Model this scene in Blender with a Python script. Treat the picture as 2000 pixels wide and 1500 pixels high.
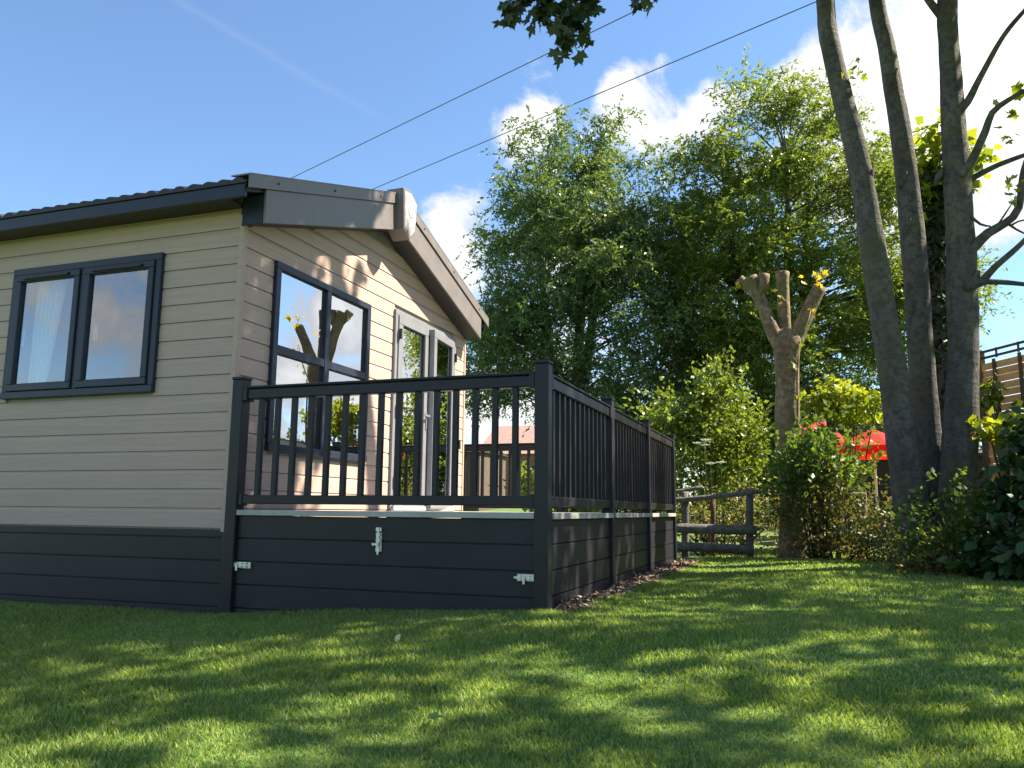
import bpy, math, random
import numpy as np
from mathutils import Vector, Matrix

for o in list(bpy.data.objects): bpy.data.objects.remove(o)
SC = bpy.context.scene
COL = SC.collection
RNG = np.random.default_rng(7)
random.seed(7)
rad = math.radians

# ------------------------------------------------------------------ camera
FPX = 1592.37                      # focal length in photo pixels (2000 wide)
VL, VR = (-3500.0, 955.0), (1575.0, 1003.0)   # vanishing points of the lodge's two wall directions
def _n(v): return v / np.linalg.norm(v)
def _d(u, v): return np.array([u - 1000.0, 750.0 - v, -FPX])
AY = _n(_d(*VR)); AX = -_n(_d(*VL)); AX = _n(AX - AY * np.dot(AX, AY)); AZ = np.cross(AX, AY)
RM = np.array([AX, AY, AZ])
CAM = np.array([0.0, 0.0, 0.79])
def P(u, v, Y):                    # photo pixel -> point on the plane y = Y
    r = RM @ _d(u, v); t = Y / r[1]
    return CAM + r * t
def proj(p):
    c = RM.T @ (np.asarray(p, float) - CAM)
    return 1000 + FPX * c[0] / -c[2], 750 - FPX * c[1] / -c[2]
cd = bpy.data.cameras.new('camera'); cam = bpy.data.objects.new('camera', cd); COL.objects.link(cam)
cd.sensor_width = 36; cd.lens = FPX / 2000 * 36; cd.clip_end = 3000; cd.clip_start = 0.05
cam.matrix_world = Matrix.Translation(CAM) @ Matrix([list(r) for r in RM]).to_4x4()
SC.camera = cam

# ------------------------------------------------------------------ light
SUN_AZ, SUN_EL = 28.0, 49.0        # azimuth from +X towards +Y
sd = Vector((math.cos(rad(SUN_AZ)) * math.cos(rad(SUN_EL)), math.sin(rad(SUN_AZ)) * math.cos(rad(SUN_EL)), math.sin(rad(SUN_EL))))
sl = bpy.data.lights.new('sun', 'SUN'); sl.energy = 5.0; sl.angle = rad(0.53); sl.color = (1, .90, .74)
so = bpy.data.objects.new('sun', sl); COL.objects.link(so); so.rotation_euler = sd.to_track_quat('Z', 'Y').to_euler()
so.location = (8, 4, 14)
SC.view_settings.view_transform = 'Standard'; SC.view_settings.look = 'None'
SC.cycles.max_bounces = 5; SC.cycles.diffuse_bounces = 2; SC.cycles.glossy_bounces = 3; SC.cycles.transparent_max_bounces = 6
SC.view_settings.exposure = 1.75; SC.view_settings.gamma = 1.0

W = bpy.data.worlds.new('World'); SC.world = W; W.use_nodes = True
nt = W.node_tree; N = nt.nodes; L = nt.links
for x in list(N): N.remove(x)
def wn(t, **k):
    x = N.new(t)
    for a, b in k.items(): setattr(x, a, b)
    return x
def wmath(op, a, b=None, c=None):
    x = wn('ShaderNodeMath', operation=op)
    for i, v in enumerate((a, b, c)):
        if v is None: continue
        if isinstance(v, (int, float)): x.inputs[i].default_value = v
        else: L.new(v, x.inputs[i])
    return x.outputs[0]
sky = wn('ShaderNodeTexSky', sky_type='NISHITA'); sky.sun_disc = False
sky.sun_elevation = rad(SUN_EL); sky.sun_rotation = rad(90 - SUN_AZ); sky.air_density = 1.0; sky.dust_density = .15; sky.ozone_density = 3.0
tc = wn('ShaderNodeTexCoord')
sep = wn('ShaderNodeSeparateXYZ'); L.new(tc.outputs['Generated'], sep.inputs[0])
zc = wmath('MAXIMUM', sep.outputs[2], 0.0)
# cloud sheet: direction projected on a layer overhead
zz = wmath('ADD', zc, 0.22)
cmb = wn('ShaderNodeCombineXYZ')
L.new(wmath('DIVIDE', sep.outputs[0], zz), cmb.inputs[0]); L.new(wmath('DIVIDE', sep.outputs[1], zz), cmb.inputs[1])
def wnoise(vec, scale, detail, rough, w=0.0, dist=0.0):
    x = wn('ShaderNodeTexNoise', noise_dimensions='4D'); L.new(vec, x.inputs['Vector'])
    x.inputs['Scale'].default_value = scale; x.inputs['Detail'].default_value = detail
    x.inputs['Roughness'].default_value = rough; x.inputs['W'].default_value = w; x.inputs['Distortion'].default_value = dist
    return x.outputs['Fac']
fb = wnoise(cmb.outputs[0], 1.5, 9, .60, 3.1, .25)
big = wnoise(cmb.outputs[0], .42, 2, .5, 8.3)
fine = wnoise(tc.outputs['Generated'], 11.0, 10, .66, 1.7, .5)
cov = wmath('ADD', wmath('MULTIPLY', fb, .62), wmath('MULTIPLY', big, .5))
cov = wmath('ADD', cov, wmath('MULTIPLY', wmath('SUBTRACT', fine, .5), .85))
hz_ = wmath('SUBTRACT', 1.0, zc); cov = wmath('ADD', cov, wmath('MULTIPLY', wmath('MULTIPLY', hz_, hz_), .13))     # cumulus stacks up towards the horizon
# the cumulus the photograph shows, as soft swellings of the same cloud field
def puff(u, v, r, amp, mirror=False):
    global cov
    d = _n(RM @ _d(u, v))
    if mirror: d = d * np.array([-1, 1, 1])     # cloud seen reflected in the gable glazing
    dt = wn('ShaderNodeVectorMath', operation='DISTANCE'); L.new(tc.outputs['Generated'], dt.inputs[0]); dt.inputs[1].default_value = d
    q = wmath('DIVIDE', dt.outputs['Value'], r / FPX * .92)
    g = wmath('EXPONENT', wmath('MULTIPLY', wmath('MULTIPLY', q, q), -1.0))
    cov = wmath('ADD', cov, wmath('MULTIPLY', g, amp))
for a in ((1235, 155, 62, .24), (1185, 195, 48, .20), (1300, 110, 34, .18), (1060, 120, 48, .12), (1010, 262, 50, .26), (1060, 235, 40, .18), (1250, 250, 55, .16), (1400, 185, 60, .26), (1350, 235, 60, .2), (1490, 165, 60, .2), (1570, 150, 70, .26),
          (1440, 55, 42, .13), (860, 430, 60, .26), (900, 520, 60, .24), (930, 800, 70, .2), (1790, 200, 190, .30), (1900, 130, 160, .26), (1900, 420, 130, .22), (1960, 640, 50, .16),
          (200, 150, 420, -.32), (600, 150, 330, -.32), (200, 420, 300, -.22), (700, 320, 110, -.1), (1120, 50, 130, -.16), (1380, 40, 150, -.30), (1500, 70, 90, -.16), (1130, 190, 40, -.10), (1330, 175, 36, -.12), (1480, 110, 45, -.10), (1960, 560, 60, -.12)): puff(*a)
# old contrail, upper left
t0, t1 = _n(RM @ _d(330, -10)), _n(RM @ _d(620, 160)); tn = _n(np.cross(t0, t1)); tm = _n(t0 + t1)
def wdot(v):
    x = wn('ShaderNodeVectorMath', operation='DOT_PRODUCT'); L.new(tc.outputs['Generated'], x.inputs[0]); x.inputs[1].default_value = v; return x.outputs['Value']
def wgauss(x, w): 
    q = wmath('DIVIDE', x, w); return wmath('EXPONENT', wmath('MULTIPLY', wmath('MULTIPLY', q, q), -1.0))
trail = wmath('MULTIPLY', wgauss(wmath('ADD', wdot(tn), wmath('MULTIPLY', wmath('SUBTRACT', fine, .5), .012)), .0042), wgauss(wmath('SUBTRACT', wdot(tm), 1.0), .012))
for a in ((690, 650, 60, .26), (640, 600, 40, .16), (590, 735, 60, .26), (545, 745, 50, .2), (800, 670, 40, .22), (810, 780, 60, .26), (720, 790, 60, .22)): puff(*a, mirror=True)
mask = wn('ShaderNodeMapRange', interpolation_type='SMOOTHSTEP'); L.new(cov, mask.inputs[0])
mask.inputs[1].default_value = .60; mask.inputs[2].default_value = .78
shade = wn('ShaderNodeMapRange', interpolation_type='SMOOTHSTEP'); L.new(wmath('ADD', cov, wmath('MULTIPLY', fine, .25)), shade.inputs[0])
shade.inputs[1].default_value = .80; shade.inputs[2].default_value = 1.25
ccol = wn('ShaderNodeMix', data_type='RGBA'); L.new(shade.outputs[0], ccol.inputs[0])
ccol.inputs[6].default_value = (3.9, 4.05, 4.3, 1); ccol.inputs[7].default_value = (6.4, 6.4, 6.3, 1)
up = wn('ShaderNodeMapRange', interpolation_type='SMOOTHSTEP'); L.new(sep.outputs[2], up.inputs[0]); up.inputs[1].default_value = -.02; up.inputs[2].default_value = .06
mx = wn('ShaderNodeMix', data_type='RGBA'); L.new(wmath('MINIMUM', wmath('ADD', wmath('MULTIPLY', mask.outputs[0], up.outputs[0]), wmath('MULTIPLY', trail, .06)), 1.0), mx.inputs[0])
skg = wn('ShaderNodeMix', data_type='RGBA', blend_type='MULTIPLY'); skg.inputs[0].default_value = 1.0
L.new(sky.outputs[0], skg.inputs[6]); skg.inputs[7].default_value = (.90, .98, 1.02, 1)   # clean summer air: a little less red
L.new(skg.outputs[2], mx.inputs[6]); L.new(ccol.outputs[2], mx.inputs[7])
bg = wn('ShaderNodeBackground'); bg.inputs[1].default_value = 0.072; L.new(mx.outputs[2], bg.inputs[0])
wo = wn('ShaderNodeOutputWorld'); L.new(bg.outputs[0], wo.inputs[0])

# ------------------------------------------------------------------ materials
class Mat:
    def __init__(s, name):
        s.m = bpy.data.materials.new(name); s.m.use_nodes = True
        s.t = s.m.node_tree; s.n = s.t.nodes; s.l = s.t.links
        s.b = s.n['Principled BSDF']; s.out = s.n['Material Output']
        s.co = s.n.new('ShaderNodeTexCoord')
    def noise(s, scale, detail=5, rough=.55, vec=None, stretch=None, dist=0):
        x = s.n.new('ShaderNodeTexNoise'); x.inputs['Scale'].default_value = scale; x.inputs['Detail'].default_value = detail
        x.inputs['Roughness'].default_value = rough; x.inputs['Distortion'].default_value = dist
        v = vec or s.co.outputs['Object']
        if stretch:
            m = s.n.new('ShaderNodeMapping'); m.inputs['Scale'].default_value = stretch; s.l.new(v, m.inputs[0]); v = m.outputs[0]
        s.l.new(v, x.inputs['Vector']); return x.outputs['Fac']
    def ramp(s, fac, stops):
        r = s.n.new('ShaderNodeValToRGB'); e = r.color_ramp.elements
        while len(e) > 1: e.remove(e[-1])
        e[0].position = stops[0][0]; e[0].color = (*stops[0][1], 1)
        for p, c in stops[1:]:
            k = e.new(p); k.color = (*c, 1)
        s.l.new(fac, r.inputs[0]); return r.outputs[0]
    def mix(s, fac, a, b, mode='MIX'):
        x = s.n.new('ShaderNodeMix'); x.data_type = 'RGBA'; x.blend_type = mode
        for i, v in ((0, fac), (6, a), (7, b)):
            if isinstance(v, (int, float)): x.inputs[i].default_value = v
            elif isinstance(v, tuple): x.inputs[i].default_value = (*v, 1)
            else: s.l.new(v, x.inputs[i])
        return x.outputs[2]
    def math(s, op, a, b):
        x = s.n.new('ShaderNodeMath'); x.operation = op
        for i, v in enumerate((a, b)):
            if isinstance(v, (int, float)): x.inputs[i].default_value = v
            else: s.l.new(v, x.inputs[i])
        return x.outputs[0]
    def objrand(s): return s.n.new('ShaderNodeObjectInfo').outputs['Random']
    def island(s): return s.n.new('ShaderNodeNewGeometry').outputs['Random Per Island']
    def bump(s, h, strength=.3, dist=.01):
        x = s.n.new('ShaderNodeBump'); x.inputs['Strength'].default_value = strength; x.inputs['Distance'].default_value = dist
        s.l.new(h, x.inputs['Height']); s.l.new(x.outputs[0], s.b.inputs['Normal']); return x
    def col(s, c):
        if isinstance(c, tuple): s.b.inputs['Base Color'].default_value = (*c, 1)
        else: s.l.new(c, s.b.inputs['Base Color'])
    def rough(s, r):
        if isinstance(r, (int, float)): s.b.inputs['Roughness'].default_value = r
        else: s.l.new(r, s.b.inputs['Roughness'])
def siding(name, st):
    M = Mat(name)
    g = M.noise(1.0, 7, .65, stretch=st, dist=1.2); g2 = M.noise(.9, 3, .5); fine_ = M.noise(1.0, 4, .6, stretch=tuple(4 * v for v in st))
    c = M.ramp(g, [(.3, (.395, .280, .222)), (.5, (.445, .318, .254)), (.7, (.49, .353, .285))])
    c = M.mix(M.math('MULTIPLY', M.objrand(), .16), c, (.36, .265, .22)); c = M.mix(M.math('MULTIPLY', M.ramp(g2, [(.42, (0, 0, 0)), (.75, (1, 1, 1))]), .35), c, (.34, .265, .22))
    M.col(c); M.rough(.62); M.bump(M.math('ADD', g, M.math('MULTIPLY', fine_, .4)), .35, .004); return M.m
def painted(name, c, r=.4, var=.25, bump=.06, sc=6):
    M = Mat(name); n = M.noise(sc, 6, .6); n2 = M.noise(sc * 14, 3, .6)
    dk = tuple(v * (1 - var) for v in c); lt = tuple(min(1, v * (1 + var)) for v in c)
    cc = M.ramp(n, [(.3, dk), (.7, lt)]); cc = M.mix(M.math('MULTIPLY', M.objrand(), .18), cc, dk)
    M.col(cc); M.rough(M.math('ADD', M.math('MULTIPLY', n, .25), r - .12)); M.bump(n2, bump, .003); return M.m
def skirting_mat(name, c):
    M = Mat(name); n = M.noise(3, 6, .6); d = M.noise(2.2, 7, .65, stretch=(1, 1, 2.2))
    sepz = M.n.new('ShaderNodeSeparateXYZ'); M.l.new(M.co.outputs['Object'], sepz.inputs[0])
    low = M.n.new('ShaderNodeMapRange'); M.l.new(sepz.outputs[2], low.inputs[0]); low.inputs[1].default_value = .16; low.inputs[2].default_value = .0
    sp = M.ramp(d, [(.52, (0, 0, 0)), (.66, (1, 1, 1))])
    f = M.math('MULTIPLY', M.math('MULTIPLY', low.outputs[0], sp), .22)
    base = M.ramp(n, [(.3, tuple(v * .8 for v in c)), (.7, tuple(v * 1.2 for v in c))])
    M.col(M.mix(f, M.mix(M.math('MULTIPLY', M.objrand(), .3), base, tuple(v * .75 for v in c)), (.17, .16, .14)))
    M.rough(.42); g = M.noise(1, 5, .6, stretch=(4, 4, 60)); M.bump(g, .12, .003); return M.m
def bark(name, cols, moss=.0, sc=5):
    M = Mat(name); n = M.noise(sc, 8, .65, stretch=(1, 1, .45)); n2 = M.noise(sc * 5, 6, .7, stretch=(1, 1, .35)); n3 = M.noise(2.1, 4, .6)
    rings = M.noise(1, 4, .6, stretch=(3, 3, 26))
    c = M.ramp(n, [(.32, cols[0]), (.5, cols[1]), (.68, cols[2])])
    c = M.mix(M.math('MULTIPLY', M.ramp(rings, [(.56, (0, 0, 0)), (.66, (1, 1, 1))]), .45), c, tuple(v * .5 for v in cols[0]))
    sp = M.noise(sc * 3.2, 6, .7); c = M.mix(M.math('MULTIPLY', M.ramp(sp, [(.40, (1, 1, 1)), (.54, (0, 0, 0))]), .72), c, tuple(v * .55 for v in cols[0]))
    if moss: c = M.mix(M.math('MULTIPLY', M.ramp(n3, [(.48, (0, 0, 0)), (.62, (1, 1, 1))]), moss), c, (.13, .13, .03))
    M.col(c); M.rough(.9); M.bump(M.math('ADD', M.math('ADD', n2, n), M.math('MULTIPLY', rings, .5)), .95, .03); return M.m
def leafmat(name, c1, c2, c3, trans=.5, rough=.45, scale=.7, island=True):
    M = Mat(name)
    r = M.island() if island else M.objrand(); n = M.noise(scale, 3, .5, vec=None)
    f = M.math('ADD', M.math('MULTIPLY', r, .65), M.math('MULTIPLY', n, .35))
    c = M.ramp(f, [(.15, c1), (.5, c2), (.85, c3)])
    M.col(c); M.rough(rough); M.b.inputs['Specular IOR Level'].default_value = .4
    tr = M.n.new('ShaderNodeBsdfTranslucent'); M.l.new(M.mix(1.0, c, (1.5, 1.35, .5), 'MULTIPLY'), tr.inputs[0])
    mxs = M.n.new('ShaderNodeMixShader'); mxs.inputs[0].default_value = trans
    M.l.new(M.b.outputs[0], mxs.inputs[1]); M.l.new(tr.outputs[0], mxs.inputs[2]); M.l.new(mxs.outputs[0], M.out.inputs[0]); return M.m
def glass(name, base=.25):
    M = Mat(name); M.n.remove(M.b)
    gl = M.n.new('ShaderNodeBsdfGlossy'); gl.inputs['Roughness'].default_value = .0; gl.inputs[0].default_value = (.95, .97, 1, 1)
    t = M.n.new('ShaderNodeBsdfTransparent'); t.inputs[0].default_value = (.88, .90, .90, 1)
    f = M.n.new('ShaderNodeFresnel'); f.inputs[0].default_value = 1.6
    n = M.noise(.9, 2, .4); bp = M.n.new('ShaderNodeBump'); bp.inputs['Strength'].default_value = .012; bp.inputs['Distance'].default_value = .05
    M.l.new(n, bp.inputs['Height']); M.l.new(bp.outputs[0], gl.inputs['Normal'])
    ge = M.n.new('ShaderNodeNewGeometry'); mq = M.n.new('ShaderNodeMath'); mq.operation = 'MULTIPLY'; M.l.new(M.math('SUBTRACT', 1.0, ge.outputs['Backfacing']), mq.inputs[1])   # only the outer face mirrors
    x = M.n.new('ShaderNodeMixShader'); M.l.new(mq.outputs[0], x.inputs[0]); M.l.new(M.math('MINIMUM', M.math('ADD', M.math('MULTIPLY', f.outputs[0], 2.4), base), 1.0), mq.inputs[0])
    M.l.new(t.outputs[0], x.inputs[1]); M.l.new(gl.outputs[0], x.inputs[2]); M.l.new(x.outputs[0], M.out.inputs[0]); return M.m

MT = {}
MT['side_x'] = siding('siding_side', (1.5, 30, 34)); MT['side_y'] = siding('siding_gable', (30, 1.5, 34))
MT['anth'] = painted('anthracite_upvc', (.017, .0175, .022), .38, .2)
MT['skirt'] = skirting_mat('skirting_plank', (.020, .020, .027))
MT['frame'] = painted('anthracite_frame', (.022, .028, .045), .33, .15)
MT['barge'] = painted('bronze_barge', (.165, .143, .135), .42, .12, .03)
MT['soffit'] = painted('dark_soffit', (.022, .020, .020), .5, .2)
MT['roof'] = painted('roof_tile', (.030, .028, .030), .7, .3, .3)
MT['doorgrey'] = painted('grey_upvc', (.20, .20, .215), .35, .08, .03)
MT['trim'] = painted('deck_edge', (.36, .35, .32), .5, .15)
MT['steel'] = painted('galvanised_steel', (.52, .54, .57), .32, .2); MT['steel'].node_tree.nodes['Principled BSDF'].inputs['Metallic'].default_value = .85
MT['silver'] = painted('silver_badge', (.36, .34, .34), .4, .35, .1, 14)
MT['black'] = painted('black_rubber', (.012, .012, .013), .5, .2)
MT['white'] = painted('white_paint', (.72, .71, .68), .5, .05)
MT['cloth'] = painted('curtain_cloth', (.78, .78, .77), .9, .06)
MT['inner'] = painted('interior_wall', (.30, .28, .26), .8, .1)
MT['floor'] = painted('interior_floor', (.12, .09, .07), .6, .2)
for k_ in ('anth', 'skirt', 'frame'): MT[k_].node_tree.nodes['Principled BSDF'].inputs['Specular IOR Level'].default_value = .28
MT['glass'] = glass('window_glass', .40); MT['glass2'] = glass('side_window_glass', .10)
MT['bark'] = bark('sycamore_bark', ((.062, .054, .048), (.10, .089, .08), (.145, .132, .12)), .3)
MT['bark2'] = bark('pollard_bark', ((.16, .11, .065), (.26, .18, .105), (.34, .25, .155)), .7)
MT['bark3'] = bark('willow_bark', ((.06, .05, .04), (.09, .075, .06), (.12, .10, .08)), 0)
MT['cut'] = painted('cut_wood', (.52, .41, .27), .9, .3, .3, 9)
MT['oldwood'] = bark('weathered_rail', ((.10, .092, .08), (.16, .148, .13), (.23, .215, .19)), .2, 7)
MT['rust'] = bark('brown_stem', ((.07, .04, .025), (.11, .06, .035), (.15, .09, .05)), 0, 9)
MT['willow'] = leafmat('willow_leaf', (.055, .098, .040), (.10, .165, .066), (.17, .24, .11), .48, .28)
MT['willow2'] = leafmat('willow_leaf_bright', (.078, .12, .024), (.135, .20, .04), (.205, .27, .065), .50, .30)
MT['bush'] = leafmat('bush_leaf', (.075, .12, .022), (.13, .19, .032), (.19, .25, .055), .48, .35)
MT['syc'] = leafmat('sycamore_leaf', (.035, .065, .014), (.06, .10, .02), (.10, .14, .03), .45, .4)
MT['sycleaf'] = leafmat('sycamore_backlit_leaf', (.022, .036, .010), (.03, .05, .012), (.04, .065, .015), .22, .5, island=False)  # darker copy of the sycamore leaf; backlit silhouette put into the colour
MT['lime'] = leafmat('lime_green_leaf', (.13, .19, .018), (.20, .26, .025), (.28, .31, .04), .55, .4)
MT['yellow'] = leafmat('yellow_leaf', (.34, .30, .02), (.44, .36, .025), (.50, .36, .03), .5, .45, island=False)
MT['scrub'] = leafmat('scrub_leaf', (.085, .10, .028), (.15, .16, .045), (.24, .21, .075), .42, .5)
MT['bramble'] = leafmat('bramble_leaf', (.06, .075, .022), (.105, .115, .035), (.16, .13, .05), .4, .5)
MT['nettle'] = leafmat('nettle_leaf', (.05, .095, .02), (.085, .15, .028), (.13, .20, .04), .45, .45)
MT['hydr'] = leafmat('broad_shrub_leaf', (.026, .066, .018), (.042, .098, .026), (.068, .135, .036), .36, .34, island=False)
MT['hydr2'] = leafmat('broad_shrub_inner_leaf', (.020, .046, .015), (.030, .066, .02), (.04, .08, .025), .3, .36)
MT['ivy'] = leafmat('ivy_leaf', (.014, .030, .010), (.022, .045, .014), (.035, .06, .018), .22, .32)
MT['hedge'] = leafmat('dark_hedge_leaf', (.018, .034, .012), (.03, .052, .016), (.05, .075, .025), .3, .45)
MT['red'] = painted('red_canvas', (.72, .022, .02), .8, .08, .1)
_m = MT['red']; _t = _m.node_tree; _tr = _t.nodes.new('ShaderNodeBsdfTranslucent'); _tr.inputs[0].default_value = (.85, .03, .025, 1); _mx = _t.nodes.new('ShaderNodeMixShader'); _mx.inputs[0].default_value = .5
_t.links.new(_t.nodes['Principled BSDF'].outputs[0], _mx.inputs[1]); _t.links.new(_tr.outputs[0], _mx.inputs[2]); _t.links.new(_mx.outputs[0], _t.nodes['Material Output'].inputs[0])
MT['umbel'] = painted('umbel_flower', (.62, .60, .46), .9, .1)
MT['strawstalk'] = painted('dry_stalk', (.42, .40, .22), .8, .2)
MT['shed'] = painted('dark_shed_timber', (.02, .018, .018), .8, .3, .2)
MT['slat'] = painted('sunlit_orange_timber', (.78, .42, .15), .8, .25, .3)  # albedo raised so the slats carry a sunlit glow in their colour
MT['trellis'] = painted('brown_fence_post', (.10, .07, .05), .85, .25, .3)
MT['cable'] = painted('cable_sheath', (.10, .115, .14), .6, .1)
def brickmat():
    M = Mat('far_brick'); b = M.n.new('ShaderNodeTexBrick'); b.inputs['Scale'].default_value = 4.5
    b.inputs['Color1'].default_value = (.30, .10, .06, 1); b.inputs['Color2'].default_value = (.36, .14, .085, 1); b.inputs['Mortar'].default_value = (.35, .30, .27, 1)
    m = M.n.new('ShaderNodeMapping'); m.inputs['Rotation'].default_value = (rad(90), 0, 0); M.l.new(M.co.outputs['Object'], m.inputs[0]); M.l.new(m.outputs[0], b.inputs[0]); M.col(b.outputs[0]); M.rough(.9); return M.m
MT['brick'] = brickmat()
MT['rooftile'] = painted('pink_roof_tile', (.33, .20, .17), .9, .2, .3)
def groundmat():
    M = Mat('lawn_soil'); n = M.noise(3.2, 7, .6); n2 = M.noise(40, 4, .6)
    M.col(M.mix(M.math('MULTIPLY', n2, .5), M.ramp(n, [(.3, (.065, .135, .02)), (.55, (.09, .175, .028)), (.75, (.12, .19, .035))]), (.05, .06, .02)))
    M.rough(.95); M.bump(n2, .5, .02); return M.m
MT['ground'] = groundmat()
def grassmat():
    M = Mat('grass_blade'); r = M.island(); n = M.noise(1.3, 5, .6); n2 = M.noise(.55, 3, .5)
    f = M.math('ADD', M.math('MULTIPLY', r, .68), M.math('MULTIPLY', n, .32))
    c = M.ramp(f, [(.2, (.11, .195, .045)), (.45, (.185, .295, .072)), (.68, (.265, .37, .10)), (.86, (.44, .46, .23))])
    c = M.mix(M.math('MULTIPLY', M.ramp(n2, [(.45, (0, 0, 0)), (.65, (1, 1, 1))]), .35), c, (.24, .30, .085))
    M.col(c); M.rough(.5); M.b.inputs['Specular IOR Level'].default_value = .35
    tr = M.n.new('ShaderNodeBsdfTranslucent'); M.l.new(M.mix(1.0, c, (1.5, 1.4, .55), 'MULTIPLY'), tr.inputs[0])
    mxs = M.n.new('ShaderNodeMixShader'); mxs.inputs[0].default_value = .42
    M.l.new(M.b.outputs[0], mxs.inputs[1]); M.l.new(tr.outputs[0], mxs.inputs[2]); M.l.new(mxs.outputs[0], M.out.inputs[0]); return M.m
MT['grass'] = grassmat()
MT['mulch'] = painted('bark_mulch', (.12, .075, .045), .95, .5, .8, 18)
def chipmat():
    M = Mat('mulch_chip'); M.col(M.ramp(M.island(), [(.1, (.07, .04, .025)), (.5, (.17, .10, .06)), (.8, (.30, .20, .13)), (.95, (.42, .36, .28))])); M.rough(.9); return M.m
MT['chip'] = chipmat()

# ------------------------------------------------------------------ mesh helpers
class MB:
    def __init__(s): s.v = []; s.f = []
    def box(s, x0, x1, y0, y1, z0, z1):
        b = len(s.v)
        s.v += [(x0, y0, z0), (x1, y0, z0), (x1, y1, z0), (x0, y1, z0), (x0, y0, z1), (x1, y0, z1), (x1, y1, z1), (x0, y1, z1)]
        s.f += [tuple(b + i for i in q) for q in ((3, 2, 1, 0), (4, 5, 6, 7), (0, 1, 5, 4), (1, 2, 6, 5), (2, 3, 7, 6), (3, 0, 4, 7))]
        return s
    def extr(s, prof, a, b):           # closed profile swept between two lists of 3D points
        n = len(prof); k = len(s.v)
        s.v += [tuple(a(p)) for p in prof] + [tuple(b(p)) for p in prof]
        s.f += [tuple(k + i for i in range(n)), tuple(k + n + i for i in reversed(range(n)))]
        for i in range(n):
            j = (i + 1) % n; s.f.append((k + i, k + n + i, k + n + j, k + j))
        return s
    def tube(s, path, radii, n=12, jit=0.0, seed=0, flat=False):
        path = [Vector(p) for p in path]; rg = np.random.default_rng(seed + 11)
        k = len(s.v); m = len(path)
        t0 = (path[1] - path[0]).normalized(); ref = Vector((0, 1, 0)) if abs(t0.y) < .9 else Vector((1, 0, 0))
        lob = rg.normal(0, 1, n)
        for i, p in enumerate(path):
            t = (path[min(i + 1, m - 1)] - path[max(i - 1, 0)]).normalized()
            u = (ref - t * ref.dot(t)).normalized(); w = t.cross(u); ref = u
            lob = .85 * lob + .5 * rg.normal(0, 1, n)
            for j in range(n):
                a = 2 * math.pi * j / n; r = radii[i] * (1 + jit * float(lob[j] * .5 + lob[(j + 1) % n] * .5))
                q = p + (u * math.cos(a) + w * math.sin(a)) * r; s.v.append(tuple(q))
        for i in range(m - 1):
            for j in range(n):
                j2 = (j + 1) % n
                s.f.append((k + i * n + j, k + i * n + j2, k + (i + 1) * n + j2, k + (i + 1) * n + j))
        s.f.append(tuple(k + j for j in reversed(range(n)))); s.f.append(tuple(k + (m - 1) * n + j for j in range(n)))
        return s
    def mesh(s, name, mat, smooth=False, bevel=0):
        me = bpy.data.meshes.new(name); me.from_pydata(s.v, [], s.f); me.materials.append(mat)
        if smooth: me.polygons.foreach_set('use_smooth', [True] * len(me.polygons))
        me.update(); return me
def place(name, me, parent=None):
    o = bpy.data.objects.new(name, me); COL.objects.link(o)
    if parent is not None:
        o.parent = parent
        if parent.type == 'EMPTY': o.matrix_parent_inverse = Matrix.Translation(-parent.location)
    return o
def part(name, mb, mat, parent=None, smooth=False, bevel=0):
    o = place(name, mb.mesh(name, MT[mat] if isinstance(mat, str) else mat, smooth), parent)
    if bevel:
        b = o.modifiers.new('bevel', 'BEVEL'); b.width = bevel; b.segments = 2; b.limit_method = 'ANGLE'
    return o
def tag(o, label, cat, group=None):
    o['label'] = label; o['category'] = cat
    if group: o['group'] = group
    return o
def thing(name, loc, label, cat, group=None):
    o = bpy.data.objects.new(name, None); COL.objects.link(o); o.location = loc; o.empty_display_size = .2
    return tag(o, label, cat, group)
def box(*a): return MB().box(*a)
def catmull(pts, rads, step=.12):
    pts = [np.array(p, float) for p in pts]; out = []; ro = []
    ext = [2 * pts[0] - pts[1]] + pts + [2 * pts[-1] - pts[-2]]
    for i in range(len(pts) - 1):
        p0, p1, p2, p3 = ext[i:i + 4]; n = max(2, int(np.linalg.norm(p2 - p1) / step))
        for j in range(n):
            t = j / n
            out.append(.5 * ((2 * p1) + (-p0 + p2) * t + (2 * p0 - 5 * p1 + 4 * p2 - p3) * t * t + (-p0 + 3 * p1 - 3 * p2 + p3) * t ** 3))
            ro.append(rads[i] * (1 - t) + rads[i + 1] * t)
    out.append(pts[-1]); ro.append(rads[-1]); return out, ro
def arr_mesh(name, verts, k, mat, smooth=False):      # verts (N,k,3): N polygons of k corners
    n = verts.shape[0]; me = bpy.data.meshes.new(name)
    me.vertices.add(n * k); me.vertices.foreach_set('co', verts.astype(np.float32).ravel())
    me.loops.add(n * k); me.loops.foreach_set('vertex_index', np.arange(n * k, dtype=np.int32))
    me.polygons.add(n); me.polygons.foreach_set('loop_start', np.arange(0, n * k, k, dtype=np.int32)); me.polygons.foreach_set('loop_total', np.full(n, k, dtype=np.int32))
    me.materials.append(MT[mat]); me.update(calc_edges=True); return me
def unit(a): return a / np.maximum(np.linalg.norm(a, axis=1, keepdims=True), 1e-9)
def leaf_polys(pos, dirs, nrm, Ln, Wd):
    side = unit(np.cross(dirs, nrm)); Ln = Ln[:, None]; Wd = Wd[:, None]
    a = pos; b = pos + dirs * Ln * .42 + side * Wd * .5; c = pos + dirs * Ln; d = pos + dirs * Ln * .42 - side * Wd * .5
    return np.stack([a, b, c, d], 1)
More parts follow.
